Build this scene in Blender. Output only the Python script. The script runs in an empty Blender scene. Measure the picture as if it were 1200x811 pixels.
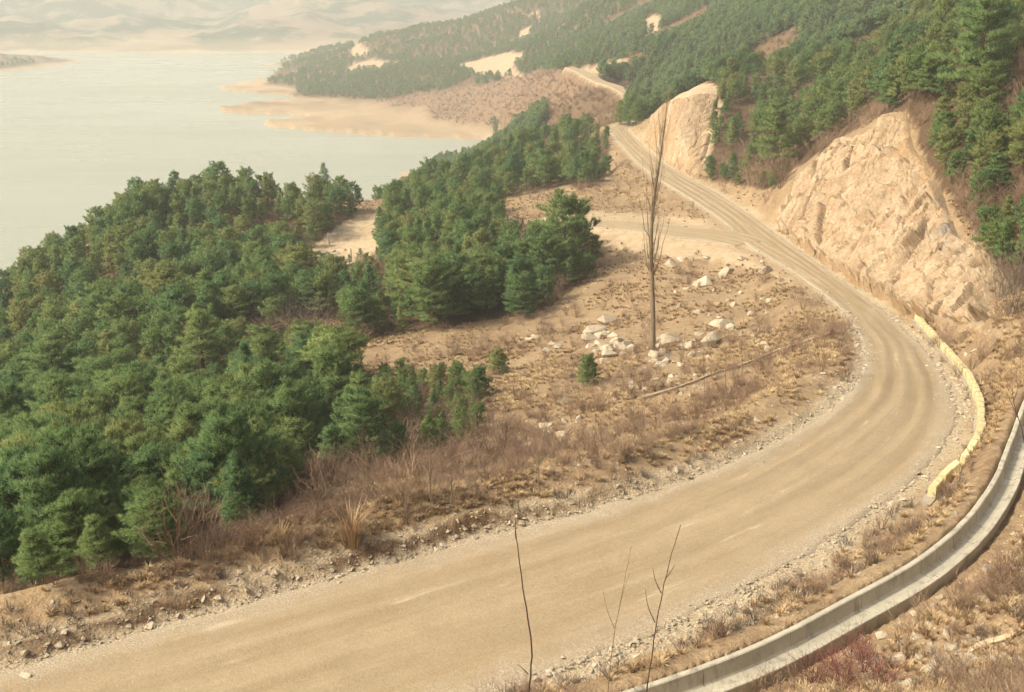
import bpy, bmesh, math, random
import numpy as np
from mathutils import Vector, Matrix, Euler

R = math.radians
random.seed(7)
rng = np.random.default_rng(11)
scene = bpy.context.scene
col = scene.collection

# ------------------------------------------------------------------ camera
CAM_H = 90.0                      # metres above the lake
PITCH = R(19.0)
FPX = 1178.0                      # focal length in pixels of the 1200 px wide photograph
cd = bpy.data.cameras.new('camera')
cd.sensor_width = 36.0
cd.lens = 36.0 * FPX / 1200.0
cd.clip_start = 0.2
cd.clip_end = 20000
cam = bpy.data.objects.new('camera', cd)
cam.location = (0, 0, CAM_H)
cam.rotation_euler = (R(90) - PITCH, 0, 0)
col.objects.link(cam)
scene.camera = cam

# ------------------------------------------------------------------ sky, sun, exposure
SUN_EL, SUN_AZ = R(44), R(-106)    # azimuth measured from +Y towards +X: from the left, over the lake
world = bpy.data.worlds.new('World')
scene.world = world
world.use_nodes = True
wn = world.node_tree
wn.nodes.clear()
sky = wn.nodes.new('ShaderNodeTexSky')
sky.sky_type = 'NISHITA'
sky.sun_disc = False
sky.sun_elevation = SUN_EL
sky.sun_rotation = SUN_AZ
sky.air_density = 1.0
sky.dust_density = 7.0
sky.ozone_density = 0.6
tint = wn.nodes.new('ShaderNodeMix')
tint.data_type = 'RGBA'
tint.blend_type = 'MULTIPLY'
tint.inputs[0].default_value = 1.0
tint.inputs[7].default_value = (0.99, 0.975, 0.865, 1)
bg = wn.nodes.new('ShaderNodeBackground')
bg.inputs[1].default_value = 0.15
wo = wn.nodes.new('ShaderNodeOutputWorld')
wn.links.new(sky.outputs[0], tint.inputs[6])
wn.links.new(tint.outputs[2], bg.inputs[0])
wn.links.new(bg.outputs[0], wo.inputs[0])

sd = bpy.data.lights.new('sun', 'SUN')
sd.energy = 2.5
sd.angle = R(4.0)
sd.color = (1.0, 0.96, 0.81)
sun = bpy.data.objects.new('sun', sd)
sun.rotation_euler = (R(90) - SUN_EL, 0, math.pi - SUN_AZ)
sun.location = (-200, 100, 400)
col.objects.link(sun)

vs = scene.view_settings
vs.view_transform = 'Standard'
vs.look = 'None'
vs.gamma = 1.0
vs.exposure = 0.64
vs.use_curve_mapping = False
scene.render.engine = 'CYCLES'
cy = scene.cycles
cy.use_denoising = True
cy.max_bounces = 6
cy.diffuse_bounces = 3
cy.transmission_bounces = 3
cy.transparent_max_bounces = 6
cy.volume_bounces = 1
cy.caustics_reflective = False
cy.caustics_refractive = False

# ------------------------------------------------------------------ photograph pixel <-> place
CP, SP = math.cos(PITCH), math.sin(PITCH)

def ray(px, py):
    u = (px - 600.0) / FPX
    v = (py - 405.5) / FPX
    return np.array([u, CP - v * SP, -SP - v * CP])

def at_drop(px, py, drop):
    r = ray(px, py)
    return r * (-drop / r[2]) + np.array([0, 0, CAM_H])

def at_y(px, py, y):
    r = ray(px, py)
    return r * (y / r[1]) + np.array([0, 0, CAM_H])

def project(x, y, z):
    dz = z - CAM_H
    d = np.maximum(y * CP - dz * SP, 0.05)
    up = y * SP + dz * CP
    return 600.0 + FPX * x / d, 405.5 - FPX * up / d, d

def in_poly(px, py, poly):
    inside = np.zeros(np.shape(px), bool)
    n = len(poly)
    for i in range(n):
        x1, y1 = poly[i]
        x2, y2 = poly[(i + 1) % n]
        if y1 == y2:
            continue
        c = ((y1 > py) != (y2 > py)) & (px < (x2 - x1) * (py - y1) / (y2 - y1) + x1)
        inside ^= c
    return inside

# ------------------------------------------------------------------ noise in numpy
def _hash(ix, iy, seed):
    h = (ix.astype(np.int64) * 374761393 + iy.astype(np.int64) * 668265263 + seed * 982451653) & 0xFFFFFFFF
    h = ((h ^ (h >> 13)) * 1274126177) & 0xFFFFFFFF
    h = h ^ (h >> 16)
    return (h & 0xFFFFFF) / float(0xFFFFFF)

def vnoise(x, y, seed=0):
    x = np.asarray(x, float); y = np.asarray(y, float)
    ix = np.floor(x); iy = np.floor(y)
    fx = x - ix; fy = y - iy
    fx = fx * fx * (3 - 2 * fx); fy = fy * fy * (3 - 2 * fy)
    a = _hash(ix, iy, seed); b = _hash(ix + 1, iy, seed)
    c = _hash(ix, iy + 1, seed); d = _hash(ix + 1, iy + 1, seed)
    return (a * (1 - fx) + b * fx) * (1 - fy) + (c * (1 - fx) + d * fx) * fy

def fbm(x, y, seed=0, octv=4, gain=0.5):
    s = 0.0; amp = 1.0; tot = 0.0
    for o in range(octv):
        s = s + amp * (vnoise(x * 2 ** o + 17.3 * o, y * 2 ** o - 9.1 * o, seed + o) - 0.5)
        tot += amp
        amp *= gain
    return s / tot * 2.0          # about -1..1

def cells(x, y, seed=0):
    """nearest jittered cell: its random numbers and the offset from its centre"""
    ix = np.floor(x); iy = np.floor(y)
    best = np.full(np.shape(x), 1e9); second = np.full(np.shape(x), 1e9)
    r1 = np.zeros_like(best); r2 = np.zeros_like(best); r3 = np.zeros_like(best)
    ox = np.zeros_like(best); oy = np.zeros_like(best)
    for dx in (-1, 0, 1):
        for dy in (-1, 0, 1):
            cx = ix + dx; cyy = iy + dy
            jx = cx + _hash(cx, cyy, seed); jy = cyy + _hash(cx, cyy, seed + 1)
            d = (x - jx) ** 2 + (y - jy) ** 2
            m = d < best
            second = np.where(m, best, np.minimum(second, d))
            best = np.where(m, d, best)
            r1 = np.where(m, _hash(cx, cyy, seed + 2), r1)
            r2 = np.where(m, _hash(cx, cyy, seed + 3), r2)
            r3 = np.where(m, _hash(cx, cyy, seed + 4), r3)
            ox = np.where(m, x - jx, ox); oy = np.where(m, y - jy, oy)
    return r1, r2, r3, ox, oy, np.sqrt(second) - np.sqrt(best)

def sstep(a, b, x):
    t = np.clip((x - a) / (b - a), 0, 1)
    return t * t * (3 - 2 * t)

# ------------------------------------------------------------------ small helpers
def link(o, parent=None):
    col.objects.link(o)
    if parent is not None:
        o.parent = parent
    return o

def tag(o, label, cat=None, group=None, kind=None):
    o['label'] = label
    if cat: o['category'] = cat
    if group: o['group'] = group
    if kind: o['kind'] = kind
    return o

def mesh_np(name, verts, faces, mats=(), smooth=False):
    me = bpy.data.meshes.new(name)
    verts = np.asarray(verts, np.float32)
    faces = np.asarray(faces, np.int32)
    n, k = faces.shape
    me.vertices.add(len(verts)); me.vertices.foreach_set('co', verts.ravel())
    me.loops.add(n * k); me.loops.foreach_set('vertex_index', faces.ravel())
    me.polygons.add(n)
    me.polygons.foreach_set('loop_start', np.arange(n, dtype=np.int32) * k)
    me.update(calc_edges=True)
    me.polygons.foreach_set('use_smooth', np.full(n, smooth, bool))
    for m in mats:
        me.materials.append(m)
    me.validate()
    return me

def obj(name, me, parent=None):
    return link(bpy.data.objects.new(name, me), parent)

def empty(name, loc=(0, 0, 0), rot=(0, 0, 0), s=1.0):
    o = bpy.data.objects.new(name, None)
    o.empty_display_size = 0.3
    o.location = loc; o.rotation_euler = rot; o.scale = (s, s, s)
    return link(o)

def fattr(me, name, arr):
    a = me.attributes.new(name, 'FLOAT', 'POINT')
    a.data.foreach_set('value', np.asarray(arr, np.float32).ravel())

# ------------------------------------------------------------------ materials
class Mat:
    def __init__(self, name, rough=0.9, spec=0.2):
        self.m = bpy.data.materials.new(name)
        self.m.use_nodes = True
        self.nt = self.m.node_tree
        self.b = self.nt.nodes['Principled BSDF']
        self.b.inputs['Roughness'].default_value = rough
        self.b.inputs['Specular IOR Level'].default_value = spec
        self.out = self.nt.nodes['Material Output']
    def n(self, t, **kw):
        nd = self.nt.nodes.new(t)
        for k, v in kw.items():
            setattr(nd, k, v)
        return nd
    def l(self, a, b):
        self.nt.links.new(a, b)
    def geo(self):
        return self.n('ShaderNodeNewGeometry').outputs['Position']
    def local(self):
        return self.n('ShaderNodeTexCoord').outputs['Object']
    def attr(self, name, out='Fac'):
        return self.n('ShaderNodeAttribute', attribute_name=name).outputs[out]
    def rand(self):
        return self.n('ShaderNodeObjectInfo').outputs['Random']
    def noise(self, vec, scale, detail=4, rough=0.6, stretch=None, out='Fac'):
        nd = self.n('ShaderNodeTexNoise')
        nd.inputs['Scale'].default_value = scale
        nd.inputs['Detail'].default_value = detail
        nd.inputs['Roughness'].default_value = rough
        if stretch:
            mp = self.n('ShaderNodeMapping')
            mp.inputs['Scale'].default_value = stretch
            self.l(vec, mp.inputs[0]); vec = mp.outputs[0]
        self.l(vec, nd.inputs['Vector'])
        return nd.outputs[out]
    def ramp(self, fac, stops, interp='LINEAR'):
        nd = self.n('ShaderNodeValToRGB')
        cr = nd.color_ramp
        cr.interpolation = interp
        while len(cr.elements) < len(stops):
            cr.elements.new(0.5)
        for e, (p, c) in zip(cr.elements, stops):
            e.position = p
            e.color = (*c, 1) if len(c) == 3 else c
        self.l(fac, nd.inputs[0])
        return nd.outputs[0]
    def fac(self, v, a, b):
        nd = self.n('ShaderNodeMapRange', interpolation_type='SMOOTHSTEP')
        nd.inputs[1].default_value = a; nd.inputs[2].default_value = b
        self.l(v, nd.inputs[0])
        return nd.outputs[0]
    def math(self, op, a, b=None):
        nd = self.n('ShaderNodeMath', operation=op)
        for i, v in enumerate((a, b)):
            if v is None: continue
            if hasattr(v, 'is_linked'): self.l(v, nd.inputs[i])
            else: nd.inputs[i].default_value = v
        return nd.outputs[0]
    def mix(self, fac, a, b, mode='MIX'):
        nd = self.n('ShaderNodeMix', data_type='RGBA', blend_type=mode)
        for i, v in ((0, fac), (6, a), (7, b)):
            if hasattr(v, 'is_linked'): self.l(v, nd.inputs[i])
            elif i == 0: nd.inputs[0].default_value = v
            else: nd.inputs[i].default_value = (*v, 1)
        return nd.outputs[2]
    def color(self, c):
        if hasattr(c, 'is_linked'): self.l(c, self.b.inputs['Base Color'])
        else: self.b.inputs['Base Color'].default_value = (*c, 1)
        self.col = c
        return self
    def bump(self, h, strength=0.5, dist=0.1):
        nd = self.n('ShaderNodeBump')
        nd.inputs['Strength'].default_value = strength
        nd.inputs['Distance'].default_value = dist
        self.l(h, nd.inputs['Height'])
        self.l(nd.outputs[0], self.b.inputs['Normal'])
        return self

# ground: dry grass slope, forest litter, bare sand, brown scrub, far mottled hills
def ground_material():
    M = Mat('ground_soil', 0.95, 0.1)
    p = M.geo()
    n1 = M.noise(p, 0.35, 6, 0.65)
    n2 = M.noise(p, 2.5, 5, 0.7)
    n3 = M.noise(p, 0.06, 4, 0.6)
    n4 = M.noise(p, 9.0, 3, 0.7)
    grass = M.ramp(n1, [(0.30, (0.18, 0.115, 0.075)), (0.45, (0.27, 0.185, 0.112)), (0.56, (0.37, 0.27, 0.16)), (0.72, (0.45, 0.35, 0.22))])
    grass = M.mix(0.55, grass, M.ramp(n2, [(0.3, (0.14, 0.09, 0.058)), (0.55, (0.31, 0.215, 0.125)), (0.75, (0.50, 0.385, 0.235))]))
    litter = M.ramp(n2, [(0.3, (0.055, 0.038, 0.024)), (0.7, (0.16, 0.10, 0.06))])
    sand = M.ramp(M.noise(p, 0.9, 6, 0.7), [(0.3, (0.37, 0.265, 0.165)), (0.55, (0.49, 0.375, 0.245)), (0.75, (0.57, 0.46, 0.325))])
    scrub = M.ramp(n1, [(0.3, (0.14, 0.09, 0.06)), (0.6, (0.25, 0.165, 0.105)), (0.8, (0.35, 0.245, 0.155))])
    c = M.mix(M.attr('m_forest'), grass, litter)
    c = M.mix(M.attr('m_scrub'), c, scrub)
    # hills across the lake: too far for single trees
    fn = M.noise(p, 0.0065, 7, 0.62)
    fs = M.noise(p, 0.020, 6, 0.65)
    far = M.mix(M.fac(fn, 0.45, 0.52), (0.19, 0.145, 0.105), (0.032, 0.056, 0.038))
    far = M.mix(M.math('MULTIPLY', M.fac(fs, 0.57, 0.68), 0.6), far, (0.35, 0.265, 0.185))
    c = M.mix(M.attr('m_far'), c, far)
    c = M.mix(M.attr('m_sand'), c, sand)
    dirt = M.ramp(n2, [(0.3, (0.28, 0.185, 0.105)), (0.6, (0.39, 0.28, 0.165)), (0.8, (0.50, 0.39, 0.255))])
    c = M.mix(M.attr('m_dirt'), c, dirt)
    c = M.mix(M.math('MULTIPLY', M.fac(n4, 0.62, 0.72), M.attr('m_stony')), c, (0.56, 0.48, 0.36))
    c = M.mix(M.attr('m_cutbank'), c, (0.095, 0.05, 0.025))
    grav = M.ramp(M.noise(p, 14.0, 2, 0.7), [(0.35, (0.33, 0.25, 0.155)), (0.55, (0.49, 0.40, 0.275)), (0.68, (0.66, 0.59, 0.47))])
    c = M.mix(M.attr('m_verge'), c, grav)
    M.color(c)
    M.bump(M.math('ADD', n2, M.math('MULTIPLY', n4, 0.5)), 0.7, 0.25)
    return M.m

def road_material():
    M = Mat('compacted_dirt', 0.92, 0.15)
    p = M.geo()
    al, ac = M.attr('along'), M.attr('across')
    cmb = M.n('ShaderNodeCombineXYZ')
    M.l(M.math('MULTIPLY', al, 0.05), cmb.inputs[0]); M.l(ac, cmb.inputs[1])
    streak = M.noise(cmb.outputs[0], 1.6, 5, 0.6)
    base = M.ramp(streak, [(0.30, (0.273, 0.200, 0.118)), (0.5, (0.332, 0.251, 0.155)), (0.68, (0.386, 0.305, 0.202))])
    base = M.mix(0.35, base, M.ramp(M.noise(p, 0.5, 6, 0.7), [(0.3, (0.260, 0.189, 0.110)), (0.7, (0.420, 0.331, 0.221))]))
    # pale loose gravel thrown to the sides and in a thin windrow between the tracks
    edge = M.math('ABSOLUTE', M.attr('side'))
    wob = M.math('ADD', edge, M.math('MULTIPLY', M.math('SUBTRACT', M.noise(p, 0.7, 5, 0.7), 0.5), 0.55))
    grav = M.ramp(M.noise(p, 14.0, 2, 0.7), [(0.35, (0.277, 0.215, 0.143)), (0.55, (0.412, 0.344, 0.253)), (0.68, (0.554, 0.507, 0.432))])
    fine = M.ramp(M.noise(p, 7.0, 4, 0.75), [(0.34, (0.227, 0.163, 0.092)), (0.5, (0.353, 0.271, 0.166)), (0.66, (0.504, 0.430, 0.322))])
    base = M.mix(0.22, base, fine)
    base = M.mix(M.math('MULTIPLY', M.attr('rut'), 0.55), base, (0.252, 0.185, 0.109))
    c = M.mix(M.math('MULTIPLY', M.fac(wob, 0.55, 0.92), 0.85), base, grav)
    patch = M.noise(p, 0.22, 5, 0.65)
    cmb2 = M.n('ShaderNodeCombineXYZ')
    M.l(M.math('MULTIPLY', al, 0.09), cmb2.inputs[0]); M.l(ac, cmb2.inputs[1])
    w2 = M.noise(cmb2.outputs[0], 0.9, 6, 0.72)
    c = M.mix(M.math('MULTIPLY', M.math('MULTIPLY', M.fac(w2, 0.56, 0.66), 0.55), M.fac(patch, 0.45, 0.6)), c, (0.538, 0.456, 0.331))
    c = M.mix(M.math('MULTIPLY', M.fac(w2, 0.44, 0.34), 0.35), c, (0.277, 0.194, 0.101))
    M.color(c)
    h = M.math('ADD', M.math('MULTIPLY', streak, 0.6), M.math('MULTIPLY', M.noise(p, 12, 3, 0.7), 0.5))
    M.bump(h, 0.8, 0.10)
    return M.m

def rock_material():
    M = Mat('weathered_granite', 0.9, 0.2)
    p = M.geo()
    n1 = M.noise(p, 0.5, 6, 0.65)
    n2 = M.noise(p, 3.0, 5, 0.7)
    c = M.ramp(n1, [(0.28, (0.32, 0.205, 0.12)), (0.45, (0.45, 0.32, 0.205)), (0.6, (0.54, 0.415, 0.285)), (0.8, (0.60, 0.50, 0.375))])
    c = M.mix(0.45, c, M.ramp(n2, [(0.3, (0.26, 0.175, 0.10)), (0.6, (0.50, 0.395, 0.265)), (0.75, (0.62, 0.53, 0.40))]))
    c = M.mix(M.attr('m_grey'), c, M.ramp(n2, [(0.3, (0.16, 0.14, 0.13)), (0.7, (0.52, 0.45, 0.37))]))
    c = M.mix(M.attr('m_soil'), c, M.ramp(n2, [(0.3, (0.26, 0.165, 0.09)), (0.7, (0.46, 0.325, 0.19))]))
    c = M.mix(M.attr('m_crack'), c, (0.17, 0.10, 0.055))
    c = M.mix(M.math('MULTIPLY', M.fac(M.noise(p, 0.35, 5, 0.7), 0.52, 0.66), 0.6), c, (0.40, 0.255, 0.14))
    M.color(c)
    M.bump(M.math('ADD', n2, M.math('MULTIPLY', M.noise(p, 10, 4, 0.7), 0.5)), 0.8, 0.3)
    return M.m

def stone_material(name, dark, light):
    M = Mat(name, 0.9, 0.25)
    p = M.local()
    c = M.ramp(M.noise(p, 3.0, 5, 0.65), [(0.3, dark), (0.7, light)])
    c = M.mix(M.math('MULTIPLY', M.rand(), 0.45), c, tuple(0.62 * v for v in dark))
    M.color(c); M.bump(M.noise(p, 8, 4, 0.7), 0.4, 0.08)
    return M.m

def foliage_material(name, stops, trans=0.25):
    M = Mat(name, 0.65, 0.25)
    r = M.rand()
    c = M.ramp(r, stops)
    c = M.mix(M.math('MULTIPLY', M.attr('tint'), 0.55), c, tuple(min(1, v * 2.1) for v in stops[len(stops) // 2][1]))
    M.color(c)
    t = M.n('ShaderNodeBsdfTranslucent')
    M.l(c, t.inputs[0])
    mx = M.n('ShaderNodeMixShader')
    mx.inputs[0].default_value = trans
    M.l(M.b.outputs[0], mx.inputs[1]); M.l(t.outputs[0], mx.inputs[2])
    M.l(mx.outputs[0], M.out.inputs[0])
    return M.m

def bark_material(name, a, b):
    M = Mat(name, 0.95, 0.1)
    p = M.local()
    M.color(M.ramp(M.noise(p, 3.0, 5, 0.7, stretch=(3, 3, 0.6)), [(0.3, a), (0.7, b)]))
    M.bump(M.noise(p, 9, 3, 0.7, stretch=(3, 3, 0.5)), 0.6, 0.05)
    return M.m

def concrete_material(name, a, b, stain):
    M = Mat(name, 0.85, 0.25)
    p = M.geo()
    c = M.ramp(M.noise(p, 1.2, 6, 0.7), [(0.3, a), (0.7, b)])
    c = M.mix(M.math('MULTIPLY', M.fac(M.noise(p, 1.8, 5, 0.7, stretch=(1, 1, 0.25)), 0.50, 0.68), 0.7), c, stain)
    M.color(c); M.bump(M.noise(p, 14, 4, 0.7), 0.35, 0.04)
    return M.m

MAT = {}
MAT['ground'] = ground_material()
MAT['road'] = road_material()
MAT['rock'] = rock_material()
MAT['stone'] = stone_material('pale_stone', (0.32, 0.255, 0.175), (0.60, 0.52, 0.40))
MAT['greystone'] = stone_material('grey_stone', (0.22, 0.19, 0.16), (0.50, 0.44, 0.35))
MAT['needle'] = foliage_material('pine_needles', [(0.0, (0.082, 0.170, 0.078)), (0.2, (0.112, 0.198, 0.078)), (0.5, (0.160, 0.228, 0.078)), (0.8, (0.215, 0.250, 0.086)), (1.0, (0.290, 0.270, 0.105))], 0.48)
MAT['brightneedle'] = foliage_material('bright_pine_needles', [(0.0, (0.22, 0.28, 0.09)), (1.0, (0.24, 0.30, 0.10))], 0.4)  # brighter yellow-green needles of the leaning flat-crowned pine
MAT['farneedle'] = foliage_material('distant_pine_needles', [(0.0, (0.095, 0.190, 0.096)), (0.5, (0.150, 0.225, 0.098)), (1.0, (0.220, 0.250, 0.108))], 0.48)
MAT['paletwig'] = foliage_material('poplar_twigs', [(0.0, (0.26, 0.20, 0.14)), (1.0, (0.34, 0.27, 0.19))], 0.05)
MAT['bark'] = bark_material('pine_bark', (0.05, 0.036, 0.027), (0.14, 0.10, 0.07))
MAT['greybark'] = bark_material('poplar_bark', (0.14, 0.105, 0.07), (0.32, 0.25, 0.17))
MAT['twig'] = foliage_material('dry_twigs', [(0.0, (0.145, 0.092, 0.068)), (0.5, (0.22, 0.145, 0.098)), (1.0, (0.31, 0.22, 0.145))], 0.05)
MAT['redtwig'] = foliage_material('wine_red_twigs', [(0.0, (0.13, 0.040, 0.045)), (1.0, (0.20, 0.065, 0.06))], 0.05)
MAT['straw'] = foliage_material('dry_grass_blades', [(0.0, (0.23, 0.145, 0.088)), (0.35, (0.34, 0.235, 0.138)), (0.7, (0.46, 0.34, 0.195)), (1.0, (0.58, 0.46, 0.275))], 0.25)
MAT['weed'] = foliage_material('grey_dead_weeds', [(0.0, (0.085, 0.07, 0.058)), (1.0, (0.19, 0.15, 0.115))], 0.1)
MAT['concrete'] = concrete_material('channel_concrete', (0.36, 0.325, 0.255), (0.51, 0.465, 0.365), (0.19, 0.17, 0.135))
MAT['yellow'] = concrete_material('yellow_barrier_paint', (0.54, 0.44, 0.23), (0.62, 0.53, 0.32), (0.38, 0.31, 0.19))
MAT['plinth'] = concrete_material('barrier_plinth_concrete', (0.28, 0.25, 0.20), (0.40, 0.36, 0.29), (0.18, 0.16, 0.13))
MAT['wood'] = bark_material('weathered_wood', (0.40, 0.29, 0.19), (0.62, 0.48, 0.33))

# ================================================================== TERRAIN
ROAD_DROP = ([150, 180, 228, 285, 312, 340, 365, 420, 470, 545, 620], [36, 36, 35.5, 34.5, 33.5, 31.8, 29.8, 25.5, 23, 22.2, 22])
def rdrop(py):
    return float(np.interp(py, *ROAD_DROP))

INNER = [(70, 770), (180, 745), (290, 710), (400, 672), (500, 640), (600, 618), (680, 600), (760, 575), (850, 545), (930, 505), (985, 470), (1012, 435), (1012, 400), (990, 365), (960, 340), (920, 312), (870, 285), (845, 258), (800, 228), (770, 210), (745, 190), (725, 168), (714, 152)]
OUTER = [(400, 880), (640, 811), (760, 750), (850, 710), (930, 660), (1000, 620), (1060, 580), (1105, 530), (1128, 490), (1120, 450), (1095, 415), (1060, 380), (1010, 345), (960, 310), (920, 280), (880, 252), (840, 225), (800, 205), (775, 190), (755, 172), (735, 153)]

def dense(A, step):
    A = np.asarray(A, float)
    s = np.r_[0, np.cumsum(np.linalg.norm(np.diff(A, axis=0), axis=1))]
    q = np.linspace(0, s[-1], max(2, int(s[-1] / step)))
    return np.stack([np.interp(q, s, A[:, k]) for k in range(A.shape[1])], 1)

def smooth_path(A, it):
    A = A.copy()
    for _ in range(it):
        A[1:-1] = 0.25 * A[:-2] + 0.5 * A[1:-1] + 0.25 * A[2:]
    return A

Iw = np.array([at_drop(*p, rdrop(p[1])) for p in INNER])
Ow = dense(np.array([at_drop(*p, rdrop(p[1])) for p in OUTER]), 0.4)
ctr = []
for a in Iw[3:]:
    d = np.hypot(Ow[:, 0] - a[0], Ow[:, 1] - a[1])
    j = d.argmin()
    ctr.append([*((a[:2] + Ow[j, :2]) / 2), a[2], d[j] / 2])
ctr = np.array(ctr)
# carry the road on past the left edge of the picture, and behind the cutting at its far end
start = [[-48, 8, 68.2, 4.9], [-34, 15.5, 68.1, 4.9], [-22, 21.6, 68.0, 4.9], [-13, 26.6, 68.0, 4.9]]
end = [[30.5, 300, 54.2, 2.6], [36, 312, 54.5, 2.6], [47, 318, 55, 2.6]]
ROAD = smooth_path(dense(np.vstack([start, ctr, end]), 0.5), 60)
# the far stretch of the same road, seen again beyond the bushes
FAR_ROAD = smooth_path(dense(np.array([[*at_drop(px, py, dr), 2.8] for px, py, dr in
    [(752, 124, 35.0), (744, 116, 34.8), (733, 107, 34), (718, 100, 33.5), (703, 96, 33), (692, 90, 32), (680, 83, 31.5), (668, 79, 31)]]), 1.5), 12)
SIDE_TRACK = smooth_path(dense(np.array([[*at_drop(px, py, dr), w] for px, py, dr, w in
    [(880, 285, 34.45, 3.5), (845, 276, 34.6, 5.0), (800, 272, 34.8, 4.6), (750, 265, 35.2, 3.8), (700, 262, 35.6, 3.4), (660, 256, 36.2, 2.6)]]), 0.6), 20)

ctrl = []
def C(px, py, drop=None, y=None, off=0.0):
    p = at_drop(px, py, drop) if drop is not None else at_y(px, py, y)
    ctrl.append((p[0], p[1], p[2] + off))
def W(x, y, z):
    ctrl.append((x, y, z))

for k in range(0, len(ROAD), 14):
    W(*ROAD[k, :3])
for k in range(0, len(FAR_ROAD), 16):
    W(*FAR_ROAD[k, :3])
for k in range(0, len(SIDE_TRACK), 12):
    W(*SIDE_TRACK[k, :3])
# slope the photographer stands on
W(0, 0, 88.3); W(0, 5, 84.6); W(0, 10, 80.7); W(0, 15, 77.1); W(0, 20, 73.8); W(1, 24, 71.3)
W(-8, 0, 87); W(-8, 8, 81); W(-9, 15, 75); W(-8, 21, 70.5); W(-20, 0, 84); W(-20, 10, 76); W(-22, 16, 70)
W(10, 0, 89); W(10, 10, 81.6); W(9, 18, 75.4); W(20, 0, 90); W(20, 12, 80); W(22, 20, 75.5); W(25, 26, 73.8)
for px, py, d in [(1150, 760, 16.9), (1050, 800, 17.9), (1200, 600, 17.6), (1200, 700, 16.2), (1080, 720, 17.9), (950, 790, 18.6)]:
    C(px, py, d)
CHAN = smooth_path(dense(np.array([at_drop(px, py, d) for px, py, d in
    [(560, 898, 19.3), (650, 872, 19.1), (740, 845, 19.0), (820, 817, 19.0), (910, 782, 19.0), (1005, 727, 19.0), (1085, 684, 19.0), (1152, 626, 19.2), (1184, 572, 19.4), (1202, 517, 19.6), (1214, 478, 19.7), (1242, 444, 19.6), (1300, 412, 19.4)]]), 0.3), 40)
for k in range(0, len(CHAN), 12):
    W(CHAN[k, 0], CHAN[k, 1], CHAN[k, 2] + 0.1)
# right of the bend
for px, py, d in [(1160, 430, 23.6), (1185, 400, 22.3), (1200, 350, 22.0), (1170, 520, 21.0), (1120, 590, 21.3), (1050, 630, 21.4), (940, 690, 21.6)]:
    C(px, py, d)
# slope below the bend, down to the gully
for px, py, d in [(760, 400, 35.2), (840, 380, 34.2), (930, 370, 32.0), (980, 410, 28.0), (960, 460, 25.6), (880, 480, 27.5), (800, 330, 35.4), (860, 320, 35.0), (720, 300, 37.2), (700, 340, 37.6),
                  (680, 400, 36.8), (650, 450, 35.6), (740, 450, 33.2), (800, 480, 29.8), (760, 520, 27.2), (680, 540, 28.0), (620, 500, 34.6), (590, 530, 33.5), (560, 560, 30.0),
                  (620, 575, 26.0), (520, 590, 27.0), (450, 615, 25.8), (480, 560, 31.5), (400, 580, 30.5), (350, 620, 27.0), (250, 655, 25.2), (150, 690, 23.6), (60, 700, 23.2), (0, 712, 23.0), (-100, 760, 23),
                  (580, 450, 38.0), (520, 410, 40.0), (450, 420, 40.5), (560, 380, 40.5), (640, 365, 39.0), (690, 310, 38.0)]:
    C(px, py, d)
# wooded hollow and spur towards the lake
for px, py, d in [(100, 640, 29.5), (100, 600, 33), (0, 640, 31), (-150, 640, 33), (250, 500, 40), (100, 450, 44.5), (300, 420, 42), (350, 350, 43), (200, 300, 44.5), (80, 350, 47), (0, 450, 49), (0, 550, 40.5), (-150, 480, 55), (200, 400, 43), (-250, 560, 45), (300, 600, 31), (420, 500, 38)]:
    C(px, py, d)
for px, py, y in [(0, 350, 172), (60, 312, 188), (120, 276, 204), (180, 245, 220), (250, 226, 230), (330, 236, 226), (430, 247, 222), (440, 272, 208), (365, 305, 192), (400, 285, 203), (480, 235, 240), (520, 217, 255), (570, 195, 285), (620, 172, 310), (690, 158, 330),
                  (705, 205, 224), (650, 238, 196), (600, 262, 182), (520, 300, 168), (450, 340, 146), (560, 330, 150), (640, 300, 158), (730, 210, 228), (740, 235, 200), (700, 235, 198)]:
    C(px, py, y=y)
for p in [(-170, 150, 22), (-185, 200, -2), (-150, 240, -2), (-95, 300, -2), (-40, 335, -2), (10, 380, 0), (50, 440, 12), (30, 520, 4), (-230, 120, -2), (-260, 60, 4), (-330, 0, -2), (-120, 60, 52), (-90, 20, 66), (-100, -30, 78),
          (-120, 265, -3), (-60, 318, -3), (70, 400, 22), (90, 360, 40), (60, 340, 48)]:
    W(*p)
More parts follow.
